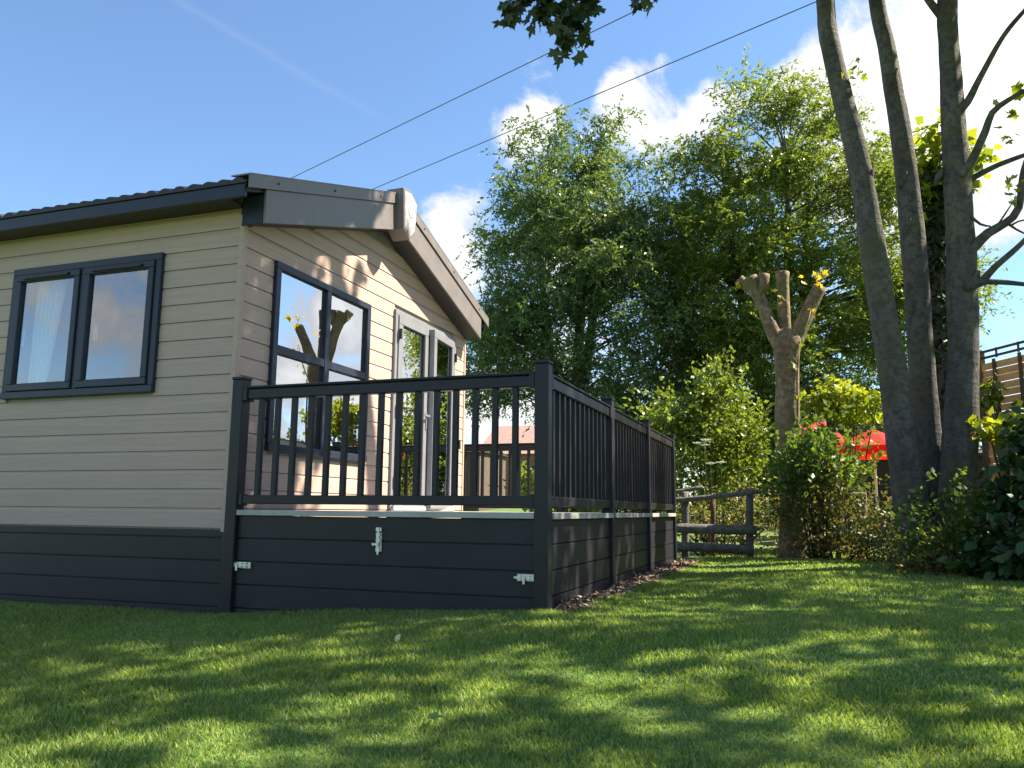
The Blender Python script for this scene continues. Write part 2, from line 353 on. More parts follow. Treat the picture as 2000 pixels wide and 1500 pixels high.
def leafcloud(centers, radii, per, Ln, Wd, droop=.3, wind=(0, 0, 0), shell=.0, rng=RNG):
    """leaves gathered in clumps: centers (K,3), radii (K,3)"""
    K = len(centers); idx = np.repeat(np.arange(K), per); n = len(idx)
    g = unit(rng.normal(0, 1, (n, 3))) * (rng.random((n, 1)) ** (1 / (2.0 + shell)))
    pos = centers[idx] + g * radii[idx]
    dirs = unit(g * .6 + rng.normal(0, .7, (n, 3)) + np.array([0, 0, -droop]) + np.array(wind))
    nrm = unit(rng.normal(0, .75, (n, 3)) + np.array([.25, .1, .75]))
    s = rng.uniform(.65, 1.35, n)
    return leaf_polys(pos, dirs, nrm, Ln * s, Wd * s)
def twig_cloud(starts, n_twig, per, tl, Ln, Wd, droop, wind=(0, 0, 0), spread=1.0, rng=RNG, up=.3):
    """leaves strung along short drooping twigs that radiate from clump centres"""
    K = len(starts); st = np.repeat(starts, n_twig, 0); m = len(st)
    d0 = unit(rng.normal(0, 1, (m, 3)) * np.array([1, 1, .7]) + np.array([0, 0, up]) + np.array(wind) * .6)
    st = st + rng.normal(0, .18 * spread, (m, 3)); ln = tl * rng.uniform(.5, 1.3, m)
    t = np.tile(np.linspace(.08, 1, per), m); ii = np.repeat(np.arange(m), per)
    t = t + rng.uniform(-.05, .05, len(t))
    pos = st[ii] + d0[ii] * (ln[ii] * t)[:, None] + np.array([0, 0, -1]) * (droop * ln[ii] * t * t)[:, None] + np.array(wind) * (ln[ii] * t * t * .5)[:, None]
    tang = unit(d0[ii] + np.array([0, 0, -2 * droop]) * t[:, None] + np.array(wind) * t[:, None])
    dirs = unit(tang + rng.normal(0, .55, (len(t), 3))); nrm = unit(rng.normal(0, .8, (len(t), 3)) + np.array([.2, .1, .6]))
    s = rng.uniform(.65, 1.3, len(t))
    return leaf_polys(pos + rng.normal(0, .02, pos.shape), dirs, nrm, Ln * s, Wd * s)
def env_points(n, fn, lo, hi, rng=RNG):       # rejection sampling of an envelope
    out = []
    while len(out) < n:
        p = rng.uniform(lo, hi)
        if rng.random() < fn(p): out.append(p)
    return np.array(out)

# ------------------------------------------------------------------ ground
def sm(a, b, x):
    t = np.clip((x - a) / (b - a), 0, 1); return t * t * (3 - 2 * t)
def gz(x, y):
    x = np.asarray(x, float); y = np.asarray(y, float)
    z = .15 * sm(-4.4, -1.5, x) * sm(2.0, 4.6, y + .0 * x) + .05 * sm(-1.5, .5, x)
    z = z + .10 * sm(-1.5, 1.5, x) * 0 + np.clip(y - 13, 0, 27) * .045 + np.clip(x - 2.2, 0, 12) * .06 * sm(6, 12, y)
    return z + .012 * np.sin(x * 1.7 + y * .6) * np.cos(y * 1.3 - x * .4)
def grid_mesh(name, xs, ys, mat, dz=0):
    X, Y = np.meshgrid(xs, ys); Z = gz(X, Y) + dz
    v = np.stack([X, Y, Z], -1).reshape(-1, 3); nx = len(xs); f = []
    for j in range(len(ys) - 1):
        for i in range(nx - 1):
            a = j * nx + i; f.append((a, a + 1, a + nx + 1, a + nx))
    me = bpy.data.meshes.new(name); me.from_pydata([tuple(p) for p in v], [], f); me.materials.append(MT[mat])
    me.polygons.foreach_set('use_smooth', [True] * len(f)); me.update(); return me
xs = np.concatenate([np.array([-900, -400, -150, -60, -30]), np.arange(-20, 16.1, .3), np.array([22, 35, 60, 150, 400, 900])])
ys = np.concatenate([np.array([-900, -300, -100, -40, -15, -6]), np.arange(-3, 16.1, .3), np.array([18, 20, 23, 26, 30, 35, 40, 50, 80, 200, 500, 1200])])
lawn = place('lawn', grid_mesh('lawn', xs, ys, 'ground')); lawn['kind'] = 'structure'

def blades(n, sample, h, w, lean=.55):
    p = sample(n); x, y = p[:, 0], p[:, 1]
    keep = ~((x < -1.42) & (y > 5.10)); x, y = x[keep], y[keep]; m = len(x)
    z = gz(x, y) - .004; a = RNG.uniform(0, 2 * math.pi, m); b = RNG.uniform(0, 2 * math.pi, m)
    patch = .8 + .35 * np.sin(x * 2.3 + 1.2 * np.sin(y * 1.9)) * np.sin(y * 2.7 + x)
    hh = h * RNG.uniform(.55, 1.3, m) * patch; ww = w * RNG.uniform(.7, 1.3, m) * .5; le = hh * RNG.uniform(.1, lean, m) * 1.6
    s = np.stack([np.cos(a), np.sin(a), 0 * a], 1); l = np.stack([np.cos(b), np.sin(b), 0 * b], 1)
    base = np.stack([x, y, z], 1); mid = base + l * (le * .35)[:, None] + np.array([0, 0, 1]) * (hh * .6)[:, None]
    tip = base + l * le[:, None] + np.array([0, 0, 1]) * hh[:, None]
    W2 = s * ww[:, None]
    return np.stack([base - W2, base + W2, mid + W2 * .75, tip, mid - W2 * .75], 1)
def samp(y0, y1, pw):
    def f(n):
        y = y0 + (y1 - y0) * RNG.random(n) ** pw
        xl = np.maximum(-1.32 * y - .3, -9.5); xr = .24 * y + .5
        return np.stack([xl + (xr - xl) * RNG.random(n), y], 1)
    return f
gv = np.concatenate([blades(150000, samp(1.5, 3.4, 1.0), .033, .0046), blades(180000, samp(3.2, 6.2, 1.0), .034, .0062), blades(80000, samp(6, 9, 1.0), .036, .010), blades(60000, samp(9, 14.0, 1.0), .036, .016),
    blades(9000, lambda n: np.stack([RNG.uniform(-8.5, -1.45, n), 5.085 - RNG.random(n) ** 2 * .10], 1), .045, .005), blades(5000, lambda n: np.stack([-1.36 + RNG.random(n) ** 2 * .12, RNG.uniform(5.2, 11, n)], 1), .045, .007)])
grass = place('grass', arr_mesh('grass', gv, 5, 'grass')); grass['kind'] = 'stuff'; tag(grass, 'short mown green lawn grass dappled with tree shade', 'grass')

# mulch strip along the deck's long side
ms = place('mulch_strip', grid_mesh('mulch_strip', np.linspace(-1.60, -1.36, 6), np.linspace(5.2, 11.0, 40), 'mulch', .006)); ms['kind'] = 'structure'
n = 4200; cx = RNG.uniform(-1.58, -1.33, n); cy = RNG.uniform(5.25, 11.0, n); pos = np.stack([cx, cy, gz(cx, cy) + RNG.uniform(.008, .03, n)], 1)
dr = unit(RNG.normal(0, 1, (n, 3)) * np.array([1, 1, .35])); nn = unit(RNG.normal(0, .5, (n, 3)) + np.array([0, 0, 1]))
ch = place('mulch_chips', arr_mesh('mulch_chips', leaf_polys(pos, dr, nn, RNG.uniform(.02, .06, n), RNG.uniform(.012, .03, n)), 4, 'chip')); ch['kind'] = 'stuff'; tag(ch, 'brown bark chippings strewn along the foot of the deck', 'mulch')

# ------------------------------------------------------------------ the lodge
XG, YW = -4.115, 5.13              # gable face, long side face
YF, XE = 9.65, -12.0               # far side, far end
YR = 7.37                          # ridge
lodge = thing('holiday_lodge', (-4.2, 5.2, 0), 'taupe timber-clad holiday lodge with dark skirting and gabled front', 'lodge')
def under(y): return 3.74 - .31 * abs(y - YR)          # underside of the roof over the gable
WIN = (-6.527, -4.880, 1.700, 2.860)                   # side window x0 x1 z0 z1
GW = (5.545, 7.13, 1.252, 2.848)                       # gable window y0 y1 z0 z1
GD = (7.67, 9.29, .80, 2.94)                           # door y0 y1 z0 z1
# wall cores, built round the openings
w = MB()
w.box(XE, WIN[0] + .03, YW + .024, YW + .12, .60, 3.30); w.box(WIN[1] - .03, XG - .125, YW + .024, YW + .12, .60, 3.30)
w.box(WIN[0] + .03, WIN[1] - .03, YW + .024, YW + .12, .60, WIN[2] + .03); w.box(WIN[0] + .03, WIN[1] - .03, YW + .024, YW + .12, WIN[3] - .03, 3.30)
side_wall = part('wall', w, 'inner', lodge)
w = MB()
def gpanel(y0, y1, z0, z1=None):
    pr = [(y0, z0), (y1, z0), (y1, z1 or under(y1)), (y0, z1 or under(y0))]
    if z1 is None and y0 < YR < y1: pr = [(y0, z0), (y1, z0), (y1, under(y1)), (YR, under(YR)), (y0, under(y0))]
    w.extr(pr, lambda p: (XG - .024, p[0], p[1]), lambda p: (XG - .12, p[0], p[1]))
gpanel(YW + .024, GW[0] + .03, .60); gpanel(GW[0] + .03, GW[1] - .03, .60, GW[2] + .03); gpanel(GW[0] + .03, GW[1] - .03, GW[3] - .03)
gpanel(GW[1] - .03, GD[0] + .03, .60); gpanel(GD[0] + .03, GD[1] - .03, GD[3] - .03); gpanel(GD[1] - .03, YF, .60)
gable_wall = part('wall', w, 'inner', lodge)
w = MB(); w.box(XE, XG - .125, YF - .1, YF, .6, 3.3); w.box(XE - .1, XE, YW + .02, YF, .6, 3.3)
part('wall', w, 'side_x', lodge)
part('floor', box(XE, XG - .13, YW + .13, YF - .11, .62, .74), 'floor', lodge)
part('ceiling', box(XE, XG - .13, YW + .13, YF - .11, 3.05, 3.09), 'inner', lodge)
part('partition', box(-7.6, -7.5, YW + .13, YF - .11, .75, 3.04), 'inner', lodge)
# cladding planks
PT, PZ0 = .1475, .640
prof = [(-.022, .0018), (.0, .0018), (.0, .116), (-.003, .128), (-.008, .141), (-.009, .1457), (-.022, .1457)]
def plank_side(x0, x1, z):
    return MB().extr(prof, lambda p: (x0, YW - p[0], z + p[1]), lambda p: (x1, YW - p[0], z + p[1]))
for k in range(18):
    z = PZ0 + k * PT; ztop = z + PT
    if ztop > WIN[2] + .02 and z < WIN[3] - .02: runs = [(XE, WIN[0] + .02), (WIN[1] - .02, XG - .035)]
    else: runs = [(XE, XG - .035)]
    out = []
    for a, b in runs:
        cut = -7.35 if k % 2 else -9.1
        out += [(a, cut - .0015), (cut + .0015, b)] if a < cut < b else [(a, b)]
    for a, b in out: part('plank', plank_side(a, b, z), 'side_x', side_wall)
def plank_gable(y0, y1, z):
    def e0(p):
        zz_ = z + p[1]; lo = YR - (3.74 - zz_) / .31 if zz_ > under(y0) else y0
        return (XG + p[0], max(y0, lo), zz_)
    def e1(p):
        zz_ = z + p[1]; hi = YR + (3.74 - zz_) / .31 if zz_ > under(y1) else y1
        return (XG + p[0], min(y1, hi), zz_)
    return MB().extr(prof, e1, e0)
for k in range(20):
    z = PZ0 + k * PT; ztop = z + PT
    segs = [(YW + .045, YF - .03)]
    def cutout(segs, a, b):
        o_ = []
        for s0, s1 in segs:
            if b <= s0 or a >= s1: o_.append((s0, s1)); continue
            if a > s0: o_.append((s0, a))
            if b < s1: o_.append((b, s1))
        return o_
    if ztop > GW[2] + .02 and z < GW[3] - .02: segs = cutout(segs, GW[0] + .02, GW[1] - .02)
    if ztop > GD[2] + .02 and z < GD[3] - .02: segs = cutout(segs, GD[0] + .02, GD[1] - .02)
    cut = 6.08 if k % 2 == 0 else 8.28
    o_ = []
    for s0, s1 in segs: o_ += [(s0, cut - .0018), (cut + .0018, s1)] if s0 + .1 < cut < s1 - .1 else [(s0, s1)]
    for s0, s1 in o_:
        if z > under((s0 + s1) / 2): 
            if not (s0 < YR < s1): continue
        part('plank', plank_gable(s0, s1, z), 'side_y', gable_wall)
# corner trims
part('corner_trim', MB().box(XG - .035, XG + .010, YW - .010, YW + .045, .612, 3.10), 'side_x', lodge, bevel=.004)
part('corner_trim', MB().box(XG - .035, XG + .010, YF - .03, YF + .010, .612, 3.05), 'side_x', lodge, bevel=.004)
# skirting
sk = part('skirting', box(XE, XG - .05, YW + .03, YW + .10, -.1, .625), 'black', lodge)
ZL = [-.10, .066, .234, .402, .570, .742]
for k in range(5):
    z0, z1 = ZL[k], min(ZL[k + 1], .632)
    for a, b in ((XE, -8.2), (-8.197, XG - .02)):
        part('plank', MB().box(a, b, YW + .004 - (.003 if k < 4 else 0), YW + .028, z0 + .004, z1 - .004), 'skirt', sk, bevel=.003)
part('corner_trim', box(XG - .022, XG + .006, YW - .006, YW + .06, -.1, .610), 'anth', lodge)
# side window
def pane_x(x0, x1, y, z0, z1): return box(x0, x1, y, y + .006, z0, z1)
win = part('window', MB().box(WIN[0], WIN[1], YW - .035, YW + .05, WIN[3] - .06, WIN[3]).box(WIN[0], WIN[1], YW - .045, YW + .05, WIN[2], WIN[2] + .06)
           .box(WIN[0], WIN[0] + .06, YW - .035, YW + .05, WIN[2] + .06, WIN[3] - .06).box(WIN[1] - .06, WIN[1], YW - .035, YW + .05, WIN[2] + .06, WIN[3] - .06)
           .box(-5.735, -5.685, YW - .035, YW + .05, WIN[2] + .06, WIN[3] - .06), 'frame', lodge, bevel=.005)
for a, b in ((-6.467, -5.735), (-5.685, -4.940)):
    z0, z1 = WIN[2] + .06, WIN[3] - .06
    q = .062
    part('sash', MB().box(a + .004, b - .004, YW - .052, YW + .02, z0 + .004, z0 + q).box(a + .004, b - .004, YW - .052, YW + .02, z1 - q, z1 - .004)
         .box(a + .004, a + q, YW - .052, YW + .02, z0 + q, z1 - q).box(b - q, b - .004, YW - .052, YW + .02, z0 + q, z1 - q), 'frame', win, bevel=.006)
    part('pane', pane_x(a + q - .01, b - q + .01, YW - .022, z0 + q - .01, z1 - q + .01), 'glass2', win)
    part('gasket', MB().box(a + q - .002, b - q + .002, YW - .036, YW - .024, z0 + q - .002, z0 + q + .008).box(a + q - .002, b - q + .002, YW - .036, YW - .024, z1 - q - .008, z1 - q + .002), 'black', win)
    part('vent', box(a + .10, b - .12, YW - .070, YW - .0525, z1 - q + .012, z1 - q + .036), 'black', win, bevel=.004)
    part('handle', box(a + .02 if a < -6 else a + .075, (a + .02 if a < -6 else a + .075) + .014, YW + .03, YW + .06, z0 + .42, z0 + .56), 'white', win)
# gable window
def fr_y(mb, y0, y1, z0, z1, x0=XG - .05, x1=XG + .035): return mb.box(x0, x1, y0, y1, z0, z1)
m = MB(); a, b, z0, z1 = GW; ym = 6.355; zt_ = 2.105
fr_y(m, a, b, z0, z0 + .065, XG - .05, XG + .045); fr_y(m, a, b, z1 - .06, z1); fr_y(m, a, a + .065, z0 + .065, z1 - .06); fr_y(m, b - .065, b, z0 + .065, z1 - .06)
fr_y(m, ym - .035, ym + .035, z0 + .065, z1 - .06)
gw = part('window', m, 'frame', lodge, bevel=.005)
part('transom', MB().box(XG - .05, XG + .03, a + .065, ym - .035, zt_ - .035, zt_ + .035).box(XG - .05, XG + .03, ym + .035, b - .065, zt_ - .035, zt_ + .035), 'frame', gw, bevel=.004)
for y0, y1 in ((a + .065, ym - .035), (ym + .035, b - .065)):
    for q0, q1 in ((z0 + .065, zt_ - .035), (zt_ + .035, z1 - .06)):
        part('pane', box(XG - .005, XG + .001, y0 - .01, y1 + .01, q0 - .01, q1 + .01), 'glass', gw)
        part('gasket', MB().box(XG + .002, XG + .012, y0 - .002, y1 + .002, q1 - .010, q1 + .002).box(XG + .002, XG + .012, y1 - .010, y1 + .002, q0, q1 - .012), 'black', gw)
# french door
a, b, z0, z1 = GD
dr_ = part('door', MB().box(XG - .06, XG + .03, a, b, z1 - .055, z1).box(XG - .06, XG + .03, a, a + .055, z0, z1 - .055).box(XG - .06, XG + .03, b - .055, b, z0, z1 - .055).box(XG - .06, XG + .05, a, b, z0 - .04, z0), 'doorgrey', lodge, bevel=.005)
def leafdoor(y0, y1, hinge, ang):
    q = .095; c, s_ = math.cos(ang), math.sin(ang)
    def rot(mb):
        r_ = []
        for x, y, z in mb.v:
            dx, dy = x - (XG + .02), y - hinge; r_.append((XG + .02 + c * dx - s_ * dy, hinge + s_ * dx + c * dy, z))
        mb.v = r_; return mb
    A = (XG - .02, XG + .044)
    lf = part('door_leaf', rot(MB().box(*A, y0, y1, z0 + .004, z0 + .004 + q).box(*A, y0, y1, z1 - .055 - q, z1 - .058).box(*A, y0, y0 + q, z0 + q + .004, z1 - .055 - q).box(*A, y1 - q, y1, z0 + q + .004, z1 - .055 - q)), 'doorgrey', dr_, bevel=.006)
    part('pane', rot(box(XG + .008, XG + .014, y0 + q - .01, y1 - q + .01, z0 + q, z1 - .05 - q)), 'glass', dr_)
    part('gasket', rot(MB().box(XG + .0145, XG + .030, y0 + q - .001, y0 + q + .014, z0 + q + .004, z1 - .055 - q).box(XG + .0145, XG + .030, y1 - q - .014, y1 - q + .001, z0 + q + .004, z1 - .055 - q).box(XG + .0145, XG + .030, y0 + q + .015, y1 - q - .015, z1 - .055 - q - .013, z1 - .055 - q + .001)), 'black', dr_)
    hy = y0 - .004 if hinge == y0 else y1 - .022
    for hz in (z0 + .25, z0 + 1.0, z1 - .32): part('hinge', rot(box(XG + .0455, XG + .072, hy, hy + .026, hz, hz + .11)), 'black', dr_)
    return rot
rl = leafdoor(a + .058, 8.478, a + .058, 0.0); rr = leafdoor(8.486, b - .058, b - .058, rad(5.0))
part('handle', rl(MB().box(XG + .0445, XG + .054, 8.425, 8.455, 1.70, 1.90).box(XG + .054, XG + .09, 8.43, 8.45, 1.84, 1.86).box(XG + .08, XG + .098, 8.31, 8.45, 1.84, 1.862)), 'steel', dr_, bevel=.003)
part('handle', rr(MB().box(XG + .0445, XG + .054, 8.515, 8.545, 1.70, 1.90).box(XG + .054, XG + .09, 8.52, 8.54, 1.84, 1.86).box(XG + .08, XG + .098, 8.52, 8.66, 1.84, 1.862)), 'steel', dr_, bevel=.003)
part('doorstop', box(XG + .001, XG + .05, 9.42, 9.45, 1.55, 1.66), 'black', lodge)
part('door_step', box(XG + .03, XG + .06, a + .02, b - .02, .782, .83), 'trim', lodge)
# roof
XB = -3.89; XI = XE - .2; SL = .316
def top(y): return 4.065 - SL * abs(y - YR)
YE0, YE1 = 4.885, 9.855
rs = MB()
for y0, y1 in ((YE0, YR), (YR, YE1)):
    rs.extr([(y0, top(y0) - .10), (y1, top(y1) - .10), (y1, top(y1) - .03), (y0, top(y0) - .03)], lambda p: (XB - .03, *p), lambda p: (XI, *p))
roof = part('roof', rs, 'soffit', lodge)
# profiled tile sheets: half-round rolls running up the slope
def tiles(y0, y1):
    xs_ = np.arange(XI, XB - .008, .0175); v = []; f = []
    ny = 9
    for j in range(ny):
        t = j / (ny - 1); y = y0 + (y1 - y0) * t
        for x in xs_:
            ph = (x / .14) % 1.0; h = .042 * abs(math.sin(math.pi * ph)) ** .7 + (.010 if j % 2 else 0)
            v.append((x, y, top(y) - .022 + h))
    n_ = len(xs_)
    for j in range(ny - 1):
        for i in range(n_ - 1): f.append((j * n_ + i, j * n_ + i + 1, (j + 1) * n_ + i + 1, (j + 1) * n_ + i))
    k = len(v)
    for i, x in enumerate(xs_): v.append((x, y0, top(y0) - .028))
    for i in range(n_ - 1): f.append((k + i, k + i + 1, i + 1, i))
    q = MB(); q.v = v; q.f = f; return q
part('tile_sheet', tiles(YE0 - .02, YR), 'roof', roof, smooth=False); part('tile_sheet', tiles(YE1 + .02, YR), 'roof', roof)
part('ridge_cap', MB().extr([(YR - .14, top(YR - .14) + .02), (YR, top(YR) + .03), (YR + .14, top(YR + .14) + .02), (YR, top(YR) + .008)], lambda p: (XB - .02, *p), lambda p: (XI, *p)), 'roof', roof)
part('fascia', box(XI, XB - .035, YE0 - .012, YE0 + .02, 3.142, 3.236), 'frame', roof); part('fascia', box(XI, XB - .035, YE1 - .02, YE1 + .012, 3.142, 3.236), 'frame', roof)
part('soffit', box(XI, XG + .0, YE0 + .022, YW - .002, 3.156, 3.17), 'soffit', roof); part('soffit', box(XI, XG, YF + .012, YE1 - .022, 3.156, 3.17), 'soffit', roof)
# barge boards, one per slope
def bot(y): return 3.705 - .312 * abs(y - YR)
Y0b, Y1b = 5.095, 9.645
for y0, y1, e in ((Y0b, YR - .001, Y0b), (YR + .001, Y1b, Y1b)):
    pr = [(y0, bot(y0)), (y1, bot(y1)), (y1, top(y1) - .075), (y0, top(y0) - .075)]
    bb = part('barge_board', MB().extr(pr, lambda p: (XB, *p), lambda p: (XB - .022, *p)), 'barge', roof, bevel=.003)
    pr2 = [(y0, bot(y0) + .003), (y1, bot(y1) + .003), (y1, bot(y1) + .02), (y0, bot(y0) + .02)]
    part('soffit', MB().extr(pr2, lambda p: (XB - .023, *p), lambda p: (XG + .002, *p)), 'soffit', bb)
    yy = (e - .004, e + .012) if e == Y0b else (e - .012, e + .004)
    part('end_plate', MB().box(XG + .012, XB - .024, yy[0], yy[1], bot(e) + .004, 3.23), 'frame', bb)
    ye = YE0 - .02 if e == Y0b else YE1 + .02; yr_ = YR
    pc = [(ye, top(ye) - .075), (yr_, top(yr_) - .075), (yr_, top(yr_) + .035), (ye, top(ye) + .035)]
    vc = part('verge_cap', MB().extr(pc, lambda p: (XB + .016, *p), lambda p: (XB + .003, *p)), 'barge', roof, bevel=.003)
    pc = [(ye, top(ye) + .030), (yr_, top(yr_) + .030), (yr_, top(yr_) + .042), (ye, top(ye) + .042)]
    part('cap_flange', MB().extr(pc, lambda p: (XB + .018, *p), lambda p: (XB - .16, *p)), 'barge', vc)
    for q in (.14, .47, .80):
        ys_ = ye + (yr_ - ye) * q; part('screw', MB().tube([(XB + .015, ys_, top(ys_) - .022), (XB + .024, ys_, top(ys_) - .022)], [.011, .009], 8), 'black', vc)
# apex plate
pl = [(7.20, 4.10), (7.37, 4.125), (7.53, 4.035), (7.49, 3.70), (7.37, 3.585), (7.235, 3.67)]
ap = part('apex_box', MB().extr(pl, lambda p: (XB + .095, *p), lambda p: (XB - .10, *p)), 'barge', roof, bevel=.006)
cy_, cz_ = 7.37, 3.87
sc_ = [((y - cy_) * .86 + cy_, (z - cz_) * .88 + cz_) for y, z in pl]
apl = part('apex_plate', MB().extr(sc_, lambda p: (XB + .100, *p), lambda p: (XB + .0955, *p)), 'silver', ap)
part('emblem', MB().extr([(7.33, 3.99), (7.40, 4.0), (7.44, 3.93), (7.42, 3.85), (7.36, 3.83), (7.31, 3.89)], lambda p: (XB + .106, *p), lambda p: (XB + .1005, *p)), 'white', apl, bevel=.002)
# curtains and a sofa behind the glass
def curtain(fn, n=46):
    v = []; f = []
    for i in range(n):
        for j in range(6): v.append(fn(i / (n - 1), j / 5))
    for i in range(n - 1):
        for j in range(5): f.append((i * 6 + j, i * 6 + j + 1, (i + 1) * 6 + j + 1, (i + 1) * 6 + j))
    q = MB(); q.v = v; q.f = f; return q
c1 = part('curtain', curtain(lambda s, t: (-6.44 + .36 * s * (1 - .35 * math.sin(math.pi * t) * 0 - .45 * (1 - t)) , YW + .14 + .022 * math.sin(s * 38), 1.74 + 1.1 * t)), 'cloth', None, True); tag(c1, 'white curtain hanging in the left pane of the side window', 'curtain')
c2 = part('curtain', curtain(lambda s, t: (XG - .16 + .02 * math.sin(s * 34), 5.57 + .26 * s * (.6 + .4 * t), 1.28 + 1.5 * t)), 'cloth', None, True); tag(c2, 'pale curtain at the near edge of the big gable window', 'curtain')
c3 = part('curtain', curtain(lambda s, t: (XG - .16 + .02 * math.sin(s * 34), 6.98 + .16 * s * (.6 + .4 * t), 1.28 + 1.5 * t)), 'cloth', None, True); tag(c3, 'pale curtain at the door end of the big gable window', 'curtain')
sf = thing('sofa', (-5.2, 6.2, .74), 'grey sofa with white cushion seen through the gable window', 'sofa')
part('seat', box(-5.7, -4.75, 5.6, 7.0, .741, 1.15), 'doorgrey', sf, bevel=.05); part('backrest', box(-4.74, -4.5, 5.6, 7.0, .741, 1.42), 'doorgrey', sf, bevel=.05); part('cushion', box(-4.95, -4.755, 6.2, 6.6, 1.155, 1.52), 'white', sf, bevel=.05)

# ------------------------------------------------------------------ the raised deck
YD, XD0, XD1, YDF = 5.115, -4.108, -1.573, 10.70
deck = thing('veranda_deck', (-2.8, 5.2, 0), 'raised deck with anthracite balustrade and plank skirting beside the lodge', 'deck')
DZ = .775
def post(x0, y0, s=.098, z0=0, z1=1.765):
    p = part('post', box(x0, x0 + s, y0, y0 + s, z0 - .1, z1), 'anth', deck, bevel=.006)
    part('post_cap', MB().box(x0 - .006, x0 + s + .006, y0 - .006, y0 + s + .006, z1, z1 + .022), 'anth', p, bevel=.006); return p
post(XD0, YD - .010); post(XD1 - .098, YD - .010)
SP = [7.00, 8.80, 10.60]
for y in SP: post(XD1 - .098, y, z0=.1)
post(-3.15, 10.60, z0=.1); post(-4.75, 10.60, z0=.1)
BAL = {}
def railing(axis, c, a, b, n):
    """rails and balusters between posts; axis 'x' runs along X at y = c, axis 'y' along Y at x = c"""
    def bx(a0, a1, d0, d1, z0, z1): return (a0, a1, c + d0, c + d1, z0, z1) if axis == 'x' else (c + d0, c + d1, a0, a1, z0, z1)
    r = part('railing', MB().box(*bx(a, b, -.034, .034, 1.612, 1.690)), 'anth', deck, bevel=.008)
    part('hand_rail', MB().box(*bx(a, b, -.042, .042, 1.693, 1.713)), 'anth', r, bevel=.007)
    part('bottom_rail', MB().box(*bx(a, b, -.027, .027, .822, .888)), 'anth', r, bevel=.006)
    for e, s in ((a, 1), (b, -1)):
        for zz0, zz1, d in ((1.600, 1.703, .048), (.812, .897, .036)):
            q0, q1 = sorted((e, e + s * .035)); part('bracket', MB().box(*bx(q0, q1, -d, d, zz0, zz1)), 'anth', r, bevel=.004)
    if axis not in BAL:
        h = .0185; BAL[axis] = MB().box(-h, h, -h, h, .880, 1.618).mesh('baluster', MT['anth'])
    st = (b - a) / (n + 1)
    for i in range(n):
        p = a + st * (i + 1); o = place('baluster', BAL[axis], r); o.location = (p, c, 0) if axis == 'x' else (c, p, 0)
railing('x', YD + .039, XD0 + .100, XD1 - .100, 15)
yb = [YD + .090] + SP
for i in range(3): railing('y', XD1 - .049, yb[i] + (.098 if i else 0), yb[i + 1], 12)
railing('x', 10.649, -3.05, XD1 - .100, 9); railing('x', 10.649, -4.65, -3.152, 10)
# deck boards
k = 0; y = YD + .03
while y < YDF - .03:
    y1 = min(y + .145, YDF - .02); x0 = XG + .065 if y < YF + .02 else -4.75
    part('deck_board', box(x0, XD1 - .012, y, y1 - .006, DZ - .03, DZ), 'trim', deck, bevel=.003); y = y1
part('edge_trim', box(XD0 + .099, XD1 - .099, YD - .004, YD + .026, DZ - .036, DZ + .003), 'trim', deck, bevel=.003)
for i in range(3): part('edge_trim', box(XD1 - .008, XD1 + .012, yb[i] + (.098 if i else 0), yb[i + 1], DZ - .038, DZ + .003), 'trim', deck, bevel=.003)
# skirting boards under the deck
fs = part('skirt_panel', box(XD0 + .02, XD1 - .08, YD + .055, YD + .075, -.1, DZ - .04), 'black', deck)
for k in range(5):
    part('plank', box(XD0 + .103, XD1 - .101, YD + .026, YD + .052, ZL[k] + .004, min(ZL[k + 1], .738) - .004), 'skirt', fs, bevel=.003)
for i in range(3):
    a, b = yb[i] + (.099 if i else .0), yb[i + 1] - .001
    sp = part('skirt_panel', box(XD1 - .08, XD1 - .06, a, b, 0, DZ - .04), 'black', deck)
    for k in range(5): part('plank', box(XD1 - .056, XD1 - .030, a, b, ZL[k] + .004, min(ZL[k + 1], .735) - .004), 'skirt', sp, bevel=.003)
bs = part('skirt_panel', box(-4.65, XD1 - .1, 10.66, 10.68, 0, DZ - .04), 'skirt', deck)
# tower bolts on the access hatch
def bolt(x, z, vert, flip=1):
    def B(u0, u1, w0, w1, d0, d1):
        return (x + w0, x + w1, YD + .024 - d1, YD + .024 - d0, z + u0, z + u1) if vert else (x + u0, x + u1, YD + .024 - d1, YD + .024 - d0, z + w0, z + w1)
    b_ = part('bolt', MB().box(*B(-.055, .075, -.022, .022, 0, .004)), 'steel', fs)
    part('bolt_rod', MB().box(*B(-.065, .085, -.007, .007, .005, .018)), 'steel', b_) if False else None
    o = part('bolt_keep', MB().box(*B(.085, .110, -.022, .022, 0, .012)).box(*B(-.052, -.030, -.015, .015, .0045, .020)).box(*B(.012, .034, -.015, .015, .0045, .020)).box(*B(.052, .073, -.015, .015, .0045, .020)).box(*B(-.075, .112, -.0065, .0065, .006, .018)), 'steel', fs)
    part('bolt_knob', MB().box(*B(-.012, .004, -.040, .008, .0185, .030)), 'steel', fs)
bolt(-2.815, .555, True); bolt(-3.975, .375, False); bolt(-1.735, .362, False)

# ------------------------------------------------------------------ trees: helpers
def trunk_part(name, pts, rads, mat, parent, n=14, jit=.05, seed=0, step=.12):
    p_, r_ = catmull(pts, rads, step); return part(name, MB().tube(p_, r_, n, jit, seed), mat, parent, smooth=True)
def inframe(p, mg=60):
    u, v = proj(p); return -mg < u < 2000 + mg and -mg < v < 1500 + mg

